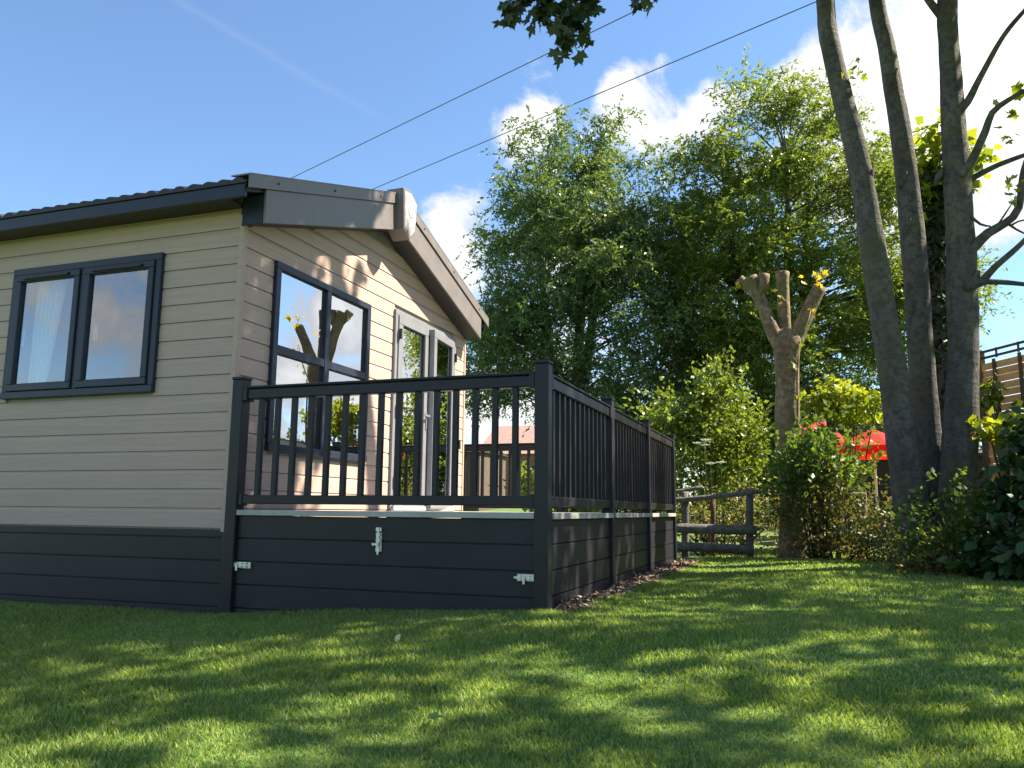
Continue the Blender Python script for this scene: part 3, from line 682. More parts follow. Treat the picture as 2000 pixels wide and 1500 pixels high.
# pollarded tree
pol = thing('pollard_tree', (-.20, 12.3, .2), 'pollarded tree with three cut limb stumps beside the rail fence', 'tree')
YP = 12.3
def pp(*uv): return [P(u, v, YP) for u, v in uv]
tr = trunk_part('trunk', pp((1552, 1100), (1550, 1060), (1548, 980), (1540, 880), (1536, 780), (1536, 710), (1537, 665), (1538, 645)), [.25, .205, .182, .172, .168, .172, .20, .14], 'bark2', pol, 22, .075, 3, .09)
limb = [([(1530, 690), (1510, 650), (1491, 600), (1474, 566), (1462, 545)], [.10, .105, .086, .088, .12], (1447, 550, .05)),
        ([(1532, 660), (1531, 620), (1529, 570), (1528, 532)], [.09, .09, .082, .10], None),
        ([(1545, 690), (1560, 650), (1577, 610), (1592, 580), (1602, 560)], [.10, .11, .09, .086, .09], None)]
for i, (q, r_, kn) in enumerate(limb):
    pts = [np.array(P(u, v, YP + (-.05, .06, .05)[i])) for u, v in q]
    lb = trunk_part('limb', pts, r_, 'bark2', pol, 18, .10, 20 + i, .06)
    e = Vector(pts[-1]); dd = (Vector(pts[-1]) - Vector(pts[-2])).normalized()
    part('cut_face', MB().tube([e - dd * .004, e + dd * .006], [r_[-1] * .93, r_[-1] * .90], 14, .03, i), 'cut', lb)
k1 = P(1490, 560, YP - .08); trunk_part('limb', [P(1478, 575, YP - .05), k1, P(1492, 536, YP - .08)], [.06, .07, .085], 'bark2', pol, 14, .07, 31, .06)
k1 = P(1450, 556, YP - .08); trunk_part('limb', [P(1474, 572, YP - .05), P(1460, 560, YP - .06), P(1444, 546, YP - .06)], [.06, .07, .08], 'bark2', pol, 14, .08, 33, .06)
# lobed leaf used for sycamore foliage
def lobed(name, mat, s=1.0, lobes=5, depth=.45):
    pts = [(0, 0)]
    angs = np.linspace(-125, 125, lobes)
    lens = [.55, .85, 1.0, .85, .55]
    for i, (a_, l_) in enumerate(zip(angs, lens)):
        for da, kk in ((-15, .74), (-9, .70), (0, 1.0), (9, .70), (15, .74)): t = rad(a_ + da); pts.append((math.sin(t) * l_ * kk * s, (.18 + math.cos(t) * l_ * kk) * s))
        if i < lobes - 1: t = rad((a_ + angs[i + 1]) / 2); pts.append((math.sin(t) * .42 * s, (.18 + math.cos(t) * .42) * s))
    v = [(x, y, .10 * s * (abs(x) / s) ** 1.2 - .12 * s * (y / s) ** 2) for x, y in pts]; c = len(v); v.append((0, .22 * s, -.0))
    f = [(c, i, i + 1) for i in range(len(pts) - 1)] + [(c, len(pts) - 1, 0)]
    me = bpy.data.meshes.new(name); me.from_pydata(v, [], f); me.materials.append(MT[mat]); return me
def ovate(name, mat, s=1.0, wd=.5):
    out = [(0, 0), (.30, .14), (.48, .36), (.46, .55), (.30, .78), (.10, .94), (0, 1.0)]
    pts = out + [(-x, y) for x, y in reversed(out[1:-1])]
    v = [(x * wd * 2 * s, y * s, .22 * s * abs(x) - .22 * s * y * y) for x, y in pts]; k = len(v)
    mid = [(0, .36 * s, -.03 * s), (0, .55 * s, -.07 * s), (0, .78 * s, -.14 * s)]; v += mid
    f = [(0, 1, 2, k), (k, 2, 3, k + 1), (k + 1, 3, 4, k + 2), (k + 2, 4, 5, 6), (0, k, 10, 11), (k, k + 1, 9, 10), (k + 1, k + 2, 8, 9), (k + 2, 6, 7, 8)]
    me = bpy.data.meshes.new(name); me.from_pydata(v, [], f); me.materials.append(MT[mat])
    me.polygons.foreach_set('use_smooth', [True] * len(f)); return me
def put_leaf(me, pos, direction, normal, scale, parent, name='leaf'):
    d = Vector(direction).normalized(); nn_ = Vector(normal); nn_ = (nn_ - d * nn_.dot(d)).normalized(); x = d.cross(nn_)
    M_ = Matrix((x, d, nn_)).transposed().to_4x4(); M_ = Matrix.Translation(Vector(pos)) @ M_ @ Matrix.Scale(scale, 4)
    o = place(name, me, parent); o.matrix_basis = M_; return o
YL = lobed('yellow_leaf', 'yellow'); LL = lobed('lime_leaf', 'lime')
def leaf_bunch(me, u, v, Y, n, spread, size, parent, droop=.4):
    c = P(u, v, Y)
    for i in range(n):
        q = c + RNG.normal(0, spread, 3); dd = RNG.normal(0, 1, 3); dd[2] -= droop
        put_leaf(me, q, dd, RNG.normal(0, .6, 3) + np.array([.2, -.4, .8]), size * random.uniform(.7, 1.25), parent)
for u, v, n_, s_, z_ in ((1592, 540, 14, .09, .085), (1528, 586, 4, .05, .075), (1436, 560, 4, .03, .06), (1582, 606, 4, .04, .06)): leaf_bunch(YL, u, v, YP - .12, n_, s_, z_, pol)
for u, v, n_, s_, z_ in ((1552, 712, 7, .05, .085), (1572, 664, 5, .045, .06), (1555, 850, 7, .06, .07), (1562, 760, 3, .04, .06)): leaf_bunch(LL, u, v, YP - .18, n_, s_, z_, pol)
trunk_part('shoot', [P(1556, 690, YP - .12), P(1572, 650, YP - .14), P(1584, 605, YP - .14)], [.012, .009, .005], 'cut', pol, 6, 0, 5)
p_ = P(1549, 850, YP - .155); trunk_part('shoot', [P(1556, 900, YP - .14), P(1558, 800, YP - .14), P(1557, 740, YP - .13), P(1560, 690, YP - .12)], [.02, .018, .015, .012], 'bark2', pol, 7, .1, 6)

# three-stemmed sycamore
syc = thing('sycamore_tree', (1.35, 10.0, .2), 'grey sycamore with three tall bare stems rising from one base', 'tree')
stems = [(9.8, [(1800, 1130), (1792, 1060), (1774, 950), (1755, 800), (1736, 680), (1712, 530), (1692, 400), (1674, 300), (1648, 200), (1622, 90), (1612, 0)], [.22, .20, .178, .160, .148, .138, .13, .125, .118, .112, .106]),
         (10.2, [(1832, 1120), (1826, 1040), (1814, 900), (1800, 700), (1790, 560), (1779, 430), (1766, 300), (1748, 190), (1732, 90), (1712, 0)], [.19, .172, .15, .135, .13, .128, .118, .11, .10, .095]),
         (10.0, [(1862, 1120), (1868, 1020), (1876, 850), (1880, 690), (1878, 560), (1874, 430), (1866, 300), (1858, 180), (1852, 80), (1850, 0)], [.24, .20, .170, .158, .16, .148, .14, .122, .11, .108])]
tops = []
for i, (Y_, q, r_) in enumerate(stems):
    pts = [P(u, v, Y_) for u, v in q]; dd = pts[-1] - pts[-2]
    pts += [pts[-1] + dd * 1.6 + np.array([.05, -.3, .2]), pts[-1] + dd * 3.4 + np.array([.2, -1.0, .5])]; r_ = r_ + [.085, .045]
    trunk_part('stem', pts, r_, 'bark', syc, 18, .055, 40 + i, .11); tops.append(pts[-1])
for i, (u, v, Y_, r_) in enumerate(((1690, 455, 9.8, .05), (1668, 335, 9.78, .05), (1700, 345, 9.75, .035), (1765, 350, 10.1, .04), (1772, 440, 10.1, .045), (1835, 345, 9.95, .04), (1900, 485, 9.9, .055), (1745, 150, 10.1, .035), (1905, 545, 9.9, .06), (1808, 640, 10.1, .05))):
    c = P(u, v, Y_); part('knot', MB().tube([c - np.array([.05, 0, .10]), c, c + np.array([.04, -.02, .09])], [.02, r_, .015], 10, .2, i), 'bark', syc, smooth=True)
br = [([(1868, 220), (1890, 198), (1915, 150), (1960, 70), (2010, 10)], [.06, .045, .036, .028, .022], 9.95),
      ([(1872, 345), (1895, 320), (1925, 255), (1938, 220), (1970, 195), (2025, 165)], [.06, .05, .042, .036, .03, .022], 9.9),
      ([(1878, 360), (1905, 345), (1950, 322), (2030, 292)], [.045, .036, .03, .022], 10.1),
      ([(1880, 500), (1905, 480), (1930, 455), (1965, 435), (1990, 405), (2000, 330), (2030, 250)], [.07, .06, .052, .045, .04, .03, .02], 9.95),
      ([(1880, 560), (1912, 553), (1945, 520), (1985, 485), (2030, 440)], [.06, .045, .036, .03, .022], 9.9),
      ([(1885, 562), (1912, 552), (1955, 551), (2030, 558)], [.05, .035, .028, .02], 9.85),
      ([(1893, 420), (1915, 438), (1935, 442)], [.02, .014, .009], 9.9), ([(1968, 436), (1985, 448), (2010, 460)], [.014, .011, .008], 9.9), ([(1945, 445), (1965, 415), (1978, 395)], [.012, .009, .005], 9.9), ([(1975, 440), (1990, 432), (2012, 428)], [.012, .01, .008], 9.9),
      ([(1838, 30), (1822, 12), (1800, -20)], [.05, .042, .035], 10.0)]
for i, (q, r_, Y_) in enumerate(br): trunk_part('branch', [P(u, v, Y_ - .02 * j) for j, (u, v) in enumerate(q)], r_, 'bark', syc, 9, .06, 60 + i, .08)
for u, v, n_, s_, z_ in ((1664, 128, 9, .10, .085), (1658, 150, 5, .06, .08)): leaf_bunch(LL, u, v, 9.7, n_, s_, z_, syc)
for u, v, n_, s_, z_ in ((1992, 200, 12, .13, .10), (1990, 255, 9, .10, .10), (1985, 365, 8, .08, .08), (1995, 390, 6, .08, .08)): leaf_bunch(LL, u, v, 9.9, n_, s_, z_, syc)
# its crown spreads above the picture
cc = []; sdv = np.array(sd); tries = 0
while len(cc) < 90 and tries < 3500:
    tries += 1
    p = np.array([.9, 7.7, 9.6]) + unit(RNG.normal(0, 1, (1, 3)))[0] * RNG.random() ** .4 * np.array([3.4, 1.6, 2.6])
    if not inframe(p, 190) and p[2] > 6.8: cc.append(p)
cc = np.array(cc)
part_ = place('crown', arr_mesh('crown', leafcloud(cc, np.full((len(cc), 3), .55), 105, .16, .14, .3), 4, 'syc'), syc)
for i in range(0, len(cc), 3): 
    t_ = tops[i % 3]; trunk_part('branch', [t_, (t_ + cc[i]) / 2 + np.array([0, 0, .3]), cc[i]], [.04, .028, .01], 'bark', syc, 6, .05, 90 + i, .5)

# shade tree standing to the right of the picture; one of its boughs hangs into the top
sh = thing('shade_tree', (6.6, 8.6, .4), 'leafy sycamore right of the lawn whose dark bough hangs in at the top', 'tree')
trunk_part('trunk', [(6.6, 8.6, .2), (6.55, 8.55, 2.0), (6.4, 8.5, 4.2), (6.5, 8.4, 6.5), (6.3, 8.4, 9.0)], [.34, .26, .22, .17, .07], 'bark', sh, 16, .05, 70)
cc = []; sdv = np.array(sd); tries = 0
while len(cc) < 90 and tries < 3500:
    tries += 1
    p = np.array([6.6, 8.4, 8.3]) + unit(RNG.normal(0, 1, (1, 3)))[0] * RNG.random() ** .4 * np.array([4.3, 3.7, 3.0])
    if inframe(p, 330) or p[0] < 2.6: continue
    if all(np.linalg.norm(np.cross(p - q, sdv)) > .75 for q in cc): cc.append(p)      # crown shaped for its shade: clumps spaced across the sun, giving even gaps
cc = np.array(cc)
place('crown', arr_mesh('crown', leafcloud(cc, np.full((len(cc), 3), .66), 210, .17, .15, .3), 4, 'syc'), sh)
for i in range(0, len(cc), 5): trunk_part('branch', [(6.4, 8.5, 4.6 + (i % 7) * .5), (np.array([6.4, 8.5, 6.0]) + cc[i]) / 2, cc[i]], [.07, .045, .012], 'bark', sh, 6, .05, 130 + i, .6)
trunk_part('bough', [(6.4, 8.5, 4.9), (4.4, 7.6, 6.1), (2.0, 6.8, 6.5), (0.2, 6.4, 6.2), (-1.1, 6.2, 5.55), P(1085, 15, 6.15)], [.10, .08, .06, .045, .03, .012], 'bark', sh, 8, .05, 71, .3)
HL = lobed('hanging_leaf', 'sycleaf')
twigs = [[(1150, -60), (1120, -10), (1098, 40), (1105, 92)], [(1150, -60), (1060, -25), (1010, 5), (985, 22)], [(1150, -60), (1140, 0), (1135, 45), (1128, 80)], [(1090, -40), (1055, 5), (1050, 40)], [(1290, -50), (1250, -12), (1232, 2)]]
for i, q in enumerate(twigs):
    pts = [P(u, v, 6.15 + .05 * i) for u, v in q]; ps, rs_ = catmull(pts, [.012, .009, .006, .003][:len(pts)], .04)
    part('twig', MB().tube(ps, rs_, 6), 'bark', sh, smooth=True)
    pick = [p for p in ps if proj(p)[1] > -45]
    for p in pick:
        for _ in range(6 if i < 4 else 2):
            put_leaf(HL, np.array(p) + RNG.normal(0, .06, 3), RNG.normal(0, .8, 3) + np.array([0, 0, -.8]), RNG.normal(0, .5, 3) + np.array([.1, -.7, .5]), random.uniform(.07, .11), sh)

# ivy-clad tree behind the stems
ivy = thing('ivy_tree', (1.72, 11.5, .2), 'dark ivy-covered trunk showing between the sycamore stems', 'tree')
pts = [P(u, v, 11.5) for u, v in ((1828, 1080), (1830, 800), (1828, 600), (1826, 450), (1828, 330))]
trunk_part('trunk', pts, [.22, .17, .15, .12, .06], 'bark3', ivy, 12, .05, 80)
ps, _ = catmull(pts, [1] * 5, .10); ps = np.array(ps)
place('ivy', arr_mesh('ivy', leafcloud(ps, np.tile(np.array([.19, .19, .14]), (len(ps), 1)), 110, .085, .075, .9, shell=2), 4, 'ivy'), ivy)
cc = np.array([P(u, v, 11.5) for u, v in ((1800, 300), (1815, 265), (1845, 250), (1830, 330), (1860, 290), (1885, 310), (1810, 380), (1895, 345), (1845, 370), (1790, 340), (1905, 300), (1815, 420))])
place('crown', arr_mesh('crown', leafcloud(cc, np.full((len(cc), 3), .22), 42, .13, .12, .4), 4, 'lime'), ivy)

# the two big willows behind
def willow(base, top_z, cx, cy, rx, ry, zlo, n, mat, name_label, seed, wind, lobes):
    rg = np.random.default_rng(seed)
    t = thing('willow_tree', (base[0], base[1], float(gz(*base))), name_label, 'tree', 'tall willows behind the lodge')
    def fn(p):
        h = (p[2] - zlo) / (top_z - zlo); q = math.hypot((p[0] - cx) / rx, (p[1] - cy) / ry)
        ang = math.atan2(p[1] - cy, p[0] - cx)
        lim = (.78 + .22 * math.sin(math.pi * min(1, h * 1.1))) * min(1.0, (max(0, 1 - h) / .30)) ** .40
        lim *= 1 + .14 * math.sin(3 * ang + 5 * h + seed) + .10 * math.sin(7 * h * lobes + 2 * ang + seed * 2)
        if q > lim: return 0
        if p[0] < -7.8 and p[2] < 4.4 + .5 * math.sin(p[0] * 5): return 0
        return .25 + .75 * (q / max(lim, .01)) ** 1.5
    bo = env_points(n, fn, np.array([cx - rx * 1.2, cy - ry * 1.2, zlo]), np.array([cx + rx * 1.2, cy + ry * 1.2, top_z]), rg)
    c = np.repeat(bo, 7, 0) + rg.normal(0, 1, (n * 7, 3)) * np.array([.42, .42, .30]) + np.repeat(rg.normal(0, .12, (n, 3)), 7, 0)
    hz = float(gz(*base)); trunks = []
    for i in range(3):
        a_ = i * 2.1 + seed; e = np.array([cx + rx * .38 * math.cos(a_), cy + ry * .3 * math.sin(a_), top_z * .80])
        pts_ = [np.array([base[0], base[1], hz - .1]), np.array([base[0] + .15 * math.cos(a_), base[1], hz + 1.6]), (np.array([base[0], base[1], hz + 2]) + e) / 2 + np.array([.3 * math.cos(a_), 0, .3]), e]
        trunk_part('trunk', pts_, [.30, .23, .14, .03], 'bark3', t, 10, .06, seed * 10 + i, .5); trunks.append(pts_)
    nodes = [np.array(catmull(q, [1] * 4, .4)[0]) for q in trunks]; nodes = np.concatenate(nodes)
    bm_ = MB()
    for i in range(0, n * 7, 7):
        ok = nodes[nodes[:, 2] < c[i][2] - .4]
        if not len(ok): continue
        s_ = ok[np.argmin(np.linalg.norm(ok - c[i], axis=1))]; mid = (s_ + c[i]) / 2 + np.array([0, 0, .2])
        q, r_ = catmull([s_, mid, c[i]], [.035, .02, .006], .8); bm_.tube(q, r_, 5, .05, i)
    part('limbs', bm_, 'bark3', t)
    lv = twig_cloud(c, 13, 12, .50, .135, .050, .40, wind, 1.0, rg)
    place('crown', arr_mesh('crown', lv, 4, mat), t)
    return t
willow((-7.0, 25.0), 13.9, -6.75, 25.0, 3.55, 2.9, 1.2, 162, 'willow', 'tall willow rising behind the deck corner, left of the pair', 3, (.05, 0, 0), 1.0)
willow((-.6, 26.0), 14.3, -.55, 26.0, 4.15, 2.8, 1.2, 250, 'willow2', 'windblown bright willow behind the pollarded tree, right of the pair', 5, (.45, 0, .1), 1.3)
# dark hedge below them
hd = thing('hedge', (-2, 21, .5), 'dark hedge and thicket under the tall willows', 'hedge')
c = env_points(150, lambda p: 1 if p[2] < 1.9 + .9 * math.sin(p[0] * .9) + .5 * math.sin(p[0] * 2.3) else 0, np.array([-5.2, 19.4, .4]), np.array([4.6, 21.2, 3.4]))
place('foliage', arr_mesh('foliage', leafcloud(c, np.full((len(c), 3), .62), 150, .13, .07, .4), 4, 'hedge'), hd)
sm_ = MB()
for i in range(14): x = -5 + i * .7; sm_.tube([(x, 20.3, float(gz(x, 20.3)) - .1), (x + .1, 20.3, 1.2), (x - .1, 20.2, 2.2)], [.05, .04, .02], 6)
part('stems', sm_, 'bark3', hd)

# ------------------------------------------------------------------ shrubs
def shrub(name, label, cat, base, centers, rads, per, Ln, Wd, mat, droop=.2, stems=6, up=.4, tw=None):
    t = thing(name, (base[0], base[1], float(gz(*base))), label, cat); centers = np.array(centers)
    if tw: lv = twig_cloud(centers, tw[0], tw[1], tw[2], Ln, Wd, droop, (0, 0, 0), 1.0, RNG, up)
    else: lv = leafcloud(centers, np.tile(np.array(rads), (len(centers), 1)), per, Ln, Wd, droop)
    place('foliage', arr_mesh('foliage', lv, 4, mat), t)
    b_ = MB(); z0 = float(gz(*base)) - .08; st = max(1, len(centers) // stems)
    for c_ in centers[::st]:
        q, r_ = catmull([(base[0] + (c_[0] - base[0]) * .3, base[1] + (c_[1] - base[1]) * .3, z0), (base[0] * .5 + c_[0] * .5, base[1] * .5 + c_[1] * .5, (z0 + c_[2]) / 2), tuple(c_)], [.022, .016, .006], .3); b_.tube(q, r_, 6, .05)
    part('stems', b_, 'rust', t, smooth=True); return t
def blob(n, c, r, zmin=.2, pw=.45):
    out = []
    while len(out) < n:
        p = np.array(c) + unit(RNG.normal(0, 1, (1, 3)))[0] * RNG.random() ** pw * np.array(r)
        if p[2] > zmin: out.append(p)
    return out
cs = blob(62, (-1.55, 14.4, 1.85), (.95, .8, .85), .5) + blob(10, (-1.35, 14.3, 2.75), (.22, .2, .35)) + blob(9, (-2.25, 14.3, 2.1), (.2, .2, .5))
shrub('leafy_shrub', 'bright green rounded shrub standing behind the rail fence', 'shrub', (-1.55, 14.4), cs, None, 0, .085, .055, 'bush', .0, 9, .9, (13, 11, .42))
cs = [(x, 12.75 + RNG.normal(0, .12), .35 + RNG.random() * .55) for x in np.linspace(-2.2, -.25, 34)]
shrub('scrub_bush', 'yellow-green low scrub showing through the rail fence', 'shrub', (-1.2, 12.75), cs, None, 0, .05, .03, 'scrub', .1, 10, .8, (12, 10, .32))
cs = blob(34, (.28, 11.95, .72), (.62, .4, .6), .22) + blob(22, (.72, 11.6, .45), (.45, .4, .4), .22)
shrub('bramble_thicket', 'olive bramble thicket at the foot of the pollarded tree', 'shrub', (.4, 11.9), cs, None, 0, .055, .038, 'bramble', .15, 8, .6, (13, 10, .34))
cs = blob(26, (.12, 11.9, 1.45), (.38, .3, .36), .22) + blob(8, (-.02, 11.85, 1.0), (.2, .2, .3))
shrub('elder_bush', 'fresh green leafy bush against the right of the pollard trunk', 'shrub', (.15, 11.95), cs, None, 0, .085, .050, 'nettle', .2, 7, .6, (10, 9, .34))
cs = blob(26, (.68, 14.3, 2.55), (.62, .45, .42), .3)
mp = shrub('maple_sapling', 'small lime-green maple above the red parasols', 'tree', (.62, 14.5), cs, (.20, .20, .12), 60, .10, .08, 'lime', .5, 6)
trunk_part('trunk', [(.5, 14.6, .2), P(1622, 850, 14.5), P(1640, 790, 14.5)], [.10, .085, .06], 'bark3', mp, 10, .06, 99)
cs = blob(20, (.95, 15.0, 1.35), (.8, .3, .55), .3)
shrub('garden_bush', 'mid-green bush growing in front of the red parasols', 'shrub', (.6, 14.6), blob(22, (.25, 14.0, 1.65), (.55, .3, .42), .3), None, 0, .09, .055, 'bush', .2, 6, .6, (9, 9, .36))
cs = blob(20, (2.30, 9.9, 1.72), (.5, .4, .16), .3)
shrub('lime_bush', 'lime-green bush below the slatted fence beside the right stem', 'shrub', (2.3, 10.2), cs, (.20, .2, .14), 46, .10, .085, 'lime', .4, 6)
shrub('climber', 'leafy green climber on the slatted fence post', 'climber', (2.35, 11.2), blob(7, tuple(P(1935, 770, 11.2)), (.14, .1, .22)), (.10, .08, .10), 18, .09, .07, 'bush', .5, 4)
cs = blob(16, (1.05, 10.7, .34), (.35, .3, .2), .2)
shrub('weed_clump', 'dry-looking weeds crowding the base of the sycamore stems', 'weeds', (1.0, 10.4), cs, None, 0, .05, .03, 'bramble', .1, 6, .8, (9, 8, .3))
shrub('nettle_patch', 'green nettles and weeds growing up against the sycamore stems', 'weeds', (1.25, 9.35), blob(18, (1.3, 9.4, .48), (.45, .22, .30), .22) + blob(9, (1.55, 9.3, .75), (.2, .15, .3), .22), None, 0, .07, .042, 'nettle', .25, 7, .9, (9, 9, .30))
shrub('dry_weeds', 'brown dying weeds at the lawn edge below the sycamore', 'weeds', (1.1, 9.2), blob(12, (1.1, 9.15, .30), (.35, .15, .12), .2), None, 0, .05, .03, 'scrub', .1, 6, .6, (8, 8, .22))
# broad-leaved dark shrub at the right edge: large leaves as parts
hy = thing('broadleaf_shrub', (2.4, 8.7, .25), 'dark broad-leaved shrub at the right edge of the lawn', 'shrub')
cs = np.array(blob(60, (2.38, 8.7, .72), (.82, .7, .62), .22) + blob(34, (2.0, 8.9, .45), (.6, .5, .34), .22) + blob(14, (2.15, 8.9, 1.35), (.35, .3, .3), .3))
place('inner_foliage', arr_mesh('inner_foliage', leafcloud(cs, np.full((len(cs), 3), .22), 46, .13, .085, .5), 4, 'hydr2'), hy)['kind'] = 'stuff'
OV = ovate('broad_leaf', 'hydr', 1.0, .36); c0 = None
order = np.argsort(cs[:, 1] + .4 * cs[:, 0])
for i in range(285):
    c_ = cs[order[i % 80]]; g = unit(RNG.normal(0, 1, (1, 3)))[0]; g[1] = -abs(g[1]); g[0] -= .3
    p = c_ + g * random.uniform(.10, .30); p[2] = max(p[2], .24)
    put_leaf(OV, p, g + np.array([0, 0, -.5]) + RNG.normal(0, .45, 3), np.array([0, -.2, 1]) + g * .4 + RNG.normal(0, .4, 3), random.uniform(.075, .15), hy)
st_ = MB()
for i in range(9): e = cs[i * 7]; q, r_ = catmull([(2.3 + .1 * math.cos(i), 8.7 + .1 * math.sin(i), .1), tuple((e + np.array([2.3, 8.7, .2])) / 2), tuple(e)], [.018, .014, .007], .2); st_.tube(q, r_, 6)
part('stems', st_, 'rust', hy, smooth=True)
# cow parsley: umbels behind the fence
for i, (u, v, h) in enumerate(((1362, 868, .1), (1378, 862, .1), (1388, 908, .1), (1408, 906, .1), (1376, 872, .1))):
    e = P(u, v, 12.55); t = thing('umbel_plant', (e[0] - .05, 12.55, .2), 'umbel flower with pale flat head, %s above the rail fence' % ('leftmost', 'second from left', 'low middle', 'rightmost', 'central')[i], 'flower', 'umbel flowers above the rail fence')
    trunk_part('stalk', [(e[0] + (.02 - .02 * i), 12.6, .15), (e[0] + .0, 12.57, e[2] * .55), tuple(e)], [.007, .005, .003], 'nettle', t, 5, 0, i, .2)
    hb = MB()
    for q in range(16):
        a_ = q * 2.4; r_ = .012 * math.sqrt(q) * 1.7; c_ = e + np.array([r_ * math.cos(a_), r_ * math.sin(a_), .03 - r_ * .12]); hb.tube([e, c_], [.0015, .0015], 3); hb.tube([c_, c_ + np.array([0, 0, .010])], [.014, .011], 6)
    part('flower_head', hb, 'umbel', t)
# dry grass stalks by the stems
for i in range(10):
    u0, v0 = 1790 + random.uniform(-40, 90), 1090 + random.uniform(-10, 20); b0 = P(u0, v0, 9.3); b0[2] = float(gz(b0[0], b0[1]))
    ln = random.uniform(.35, .8); e = b0 + np.array([random.uniform(-.55, .0) - .1, random.uniform(-.1, .1), ln * .7])
    t = part('grass_stalk', MB().tube(*catmull([b0, (b0 + e) / 2 + np.array([.05, 0, .08]), e], [.0028, .002, .0012], .1), 5), 'strawstalk', None); tag(t, 'thin pale grass stalk leaning among the weeds by the sycamore', 'grass stalk', 'grass stalks by the sycamore')

# ------------------------------------------------------------------ rail fence
YN = 12.02
fn = thing('rail_fence', (-1.2, YN, .2), 'weathered half-round post and rail fence beyond the deck', 'fence')
def fpost(u, top_v, bot_v, w_, Y=YN, mat='oldwood'):
    a_, b_ = P(u, top_v, Y), P(u, bot_v, Y); b_[2] = float(gz(b_[0], Y)) - .1
    return part('post', MB().tube(*catmull([b_, (a_ + b_) / 2, a_], [w_, w_, w_], .2), 10, .05, int(u)), mat, fn, smooth=True)
fpost(1464, 962, 1083, .052); fpost(1393, 972, 1086, .034, YN + .10, 'rust'); fpost(1338, 960, 1086, .055)
def frail(p0, p1, r, s, Y=YN - .08):
    pts = [P(*p0, Y), (P(*p0, Y) + P(*p1, Y)) / 2 + np.array([0, 0, random.uniform(-.015, .02)]), P(*p1, Y)]
    return part('rail', MB().tube(*catmull(pts, [r, r * 1.05, r * .96], .12), 12, .05, s), 'oldwood', fn, smooth=True)
frail((1250, 1028), (1478, 1036), .066, 1); frail((1250, 1066), (1472, 1074), .064, 2); frail((1250, 982), (1484, 960), .034, 3)
frail((1300, 962), (1372, 951), .030, 4, YN + .05)
f2 = thing('rail_fence', (.2, 13.4, .2), 'thin pale rail fence running behind the pollarded tree', 'fence')
part('rail', MB().tube(*catmull([P(1440, 956, 13.4), P(1560, 962, 13.4), P(1690, 966, 13.4)], [.035, .035, .032], .2), 10, .05, 5), 'oldwood', f2, smooth=True)
for u in (1446, 1570, 1686):
    a_ = P(u, 958, 13.46); part('post', MB().tube([(a_[0], 13.46, float(gz(a_[0], 13.46)) - .1), tuple(a_)], [.045, .045], 10, .04, u), 'oldwood', f2, smooth=True)

# ------------------------------------------------------------------ slatted fence upper right
sfn = thing('slatted_fence', (3.3, 11.2, .5), 'orange slatted timber fence with open trellis top at the right edge', 'fence')
A = P(1906, 690, 11.9); B = A + (P(2000, 677, 11.2) - A) * 3.2
dA = Vector((B[0] - A[0], B[1] - A[1], 0)); LN = dA.length; dA.normalize(); nA = Vector((-dA.y, dA.x, 0))
def fbox(s0, s1, d0, d1, z0, z1, m=None):
    m = m or MB(); base = Vector((A[0], A[1], 0)); b_ = len(m.v)
    for z in (z0, z1):
        for s_, d_ in ((s0, d0), (s1, d0), (s1, d1), (s0, d1)): m.v.append(tuple(base + dA * s_ + nA * d_ + Vector((0, 0, z))))
    m.f += [tuple(b_ + i for i in q) for q in ((3, 2, 1, 0), (4, 5, 6, 7), (0, 1, 5, 4), (1, 2, 6, 5), (2, 3, 7, 6), (3, 0, 4, 7))]; return m
ZT = A[2]
for s_ in (0, LN / 2, LN - .08): part('post', fbox(s_, s_ + .08, -.02, .06, .2, ZT + .02), 'trellis', sfn)
k = 0; z = .7
while z < ZT - .20:
    part('slat', fbox(.085, LN, -.005 if k % 2 else .008, .012 if k % 2 else .025, z, z + .084), 'slat', sfn); z += .092; k += 1
s_ = .30
while s_ < LN - .1: part('batten', fbox(s_, s_ + .04, -.030, -.008, .65, ZT - .13), 'trellis', sfn); s_ += .42
for z in (ZT - .10, ZT - .02): part('trellis_rail', fbox(.0805, LN, .0, .028, z, z + .028), 'trellis', sfn)
s_ = .35
while s_ < LN: part('trellis_bar', fbox(s_, s_ + .025, -.016, -.002, ZT - .12, ZT + .008), 'trellis', sfn); s_ += .36

# ------------------------------------------------------------------ red parasols, shed, far buildings
def parasol(x, y, z, R, tilt, label, h=.34):
    t = thing('parasol', (x, y, float(gz(x, y))), label, 'parasol', 'red garden parasols')
    n_ = 8; pts = [(x + R * math.cos(i * math.pi / 4 + .2), y + R * math.sin(i * math.pi / 4 + .2), z) for i in range(n_)]
    Mx = Matrix.Translation((x, y, z)) @ Matrix.Rotation(tilt, 4, 'Y') @ Matrix.Translation((-x, -y, -z))
    m_ = MB(); apx = Mx @ Vector((x, y, z + h)); rim = [Mx @ Vector(p) for p in pts]; low = [Mx @ Vector((p[0] * 1.0, p[1], p[2] - .16)) for p in pts]
    m_.v = [tuple(apx)] + [tuple(p) for p in rim] + [tuple(p) for p in low]
    for i in range(n_): j = (i + 1) % n_; m_.f += [(0, 1 + i, 1 + j), (1 + i, 9 + i, 9 + j, 1 + j)]
    cn = part('canopy', m_, 'red', t)
    part('pole', MB().tube([(x, y, float(gz(x, y)) - .02), tuple(Mx @ Vector((x, y, z + h + .05)))], [.022, .022], 8), 'white', t)
    rb = MB()
    for p in rim: rb.tube([tuple(apx - Vector((0, 0, .02))), tuple(p - Vector((0, 0, .015)))], [.008, .008], 4)
    part('ribs', rb, 'black', t)
parasol(1.18, 15.8, 1.95, .80, 0, 'open red parasol half hidden by the left sycamore stem')
parasol(.30, 17.1, 2.26, .78, rad(18), 'tilted red parasol glimpsed through leaves beside the pollard trunk')
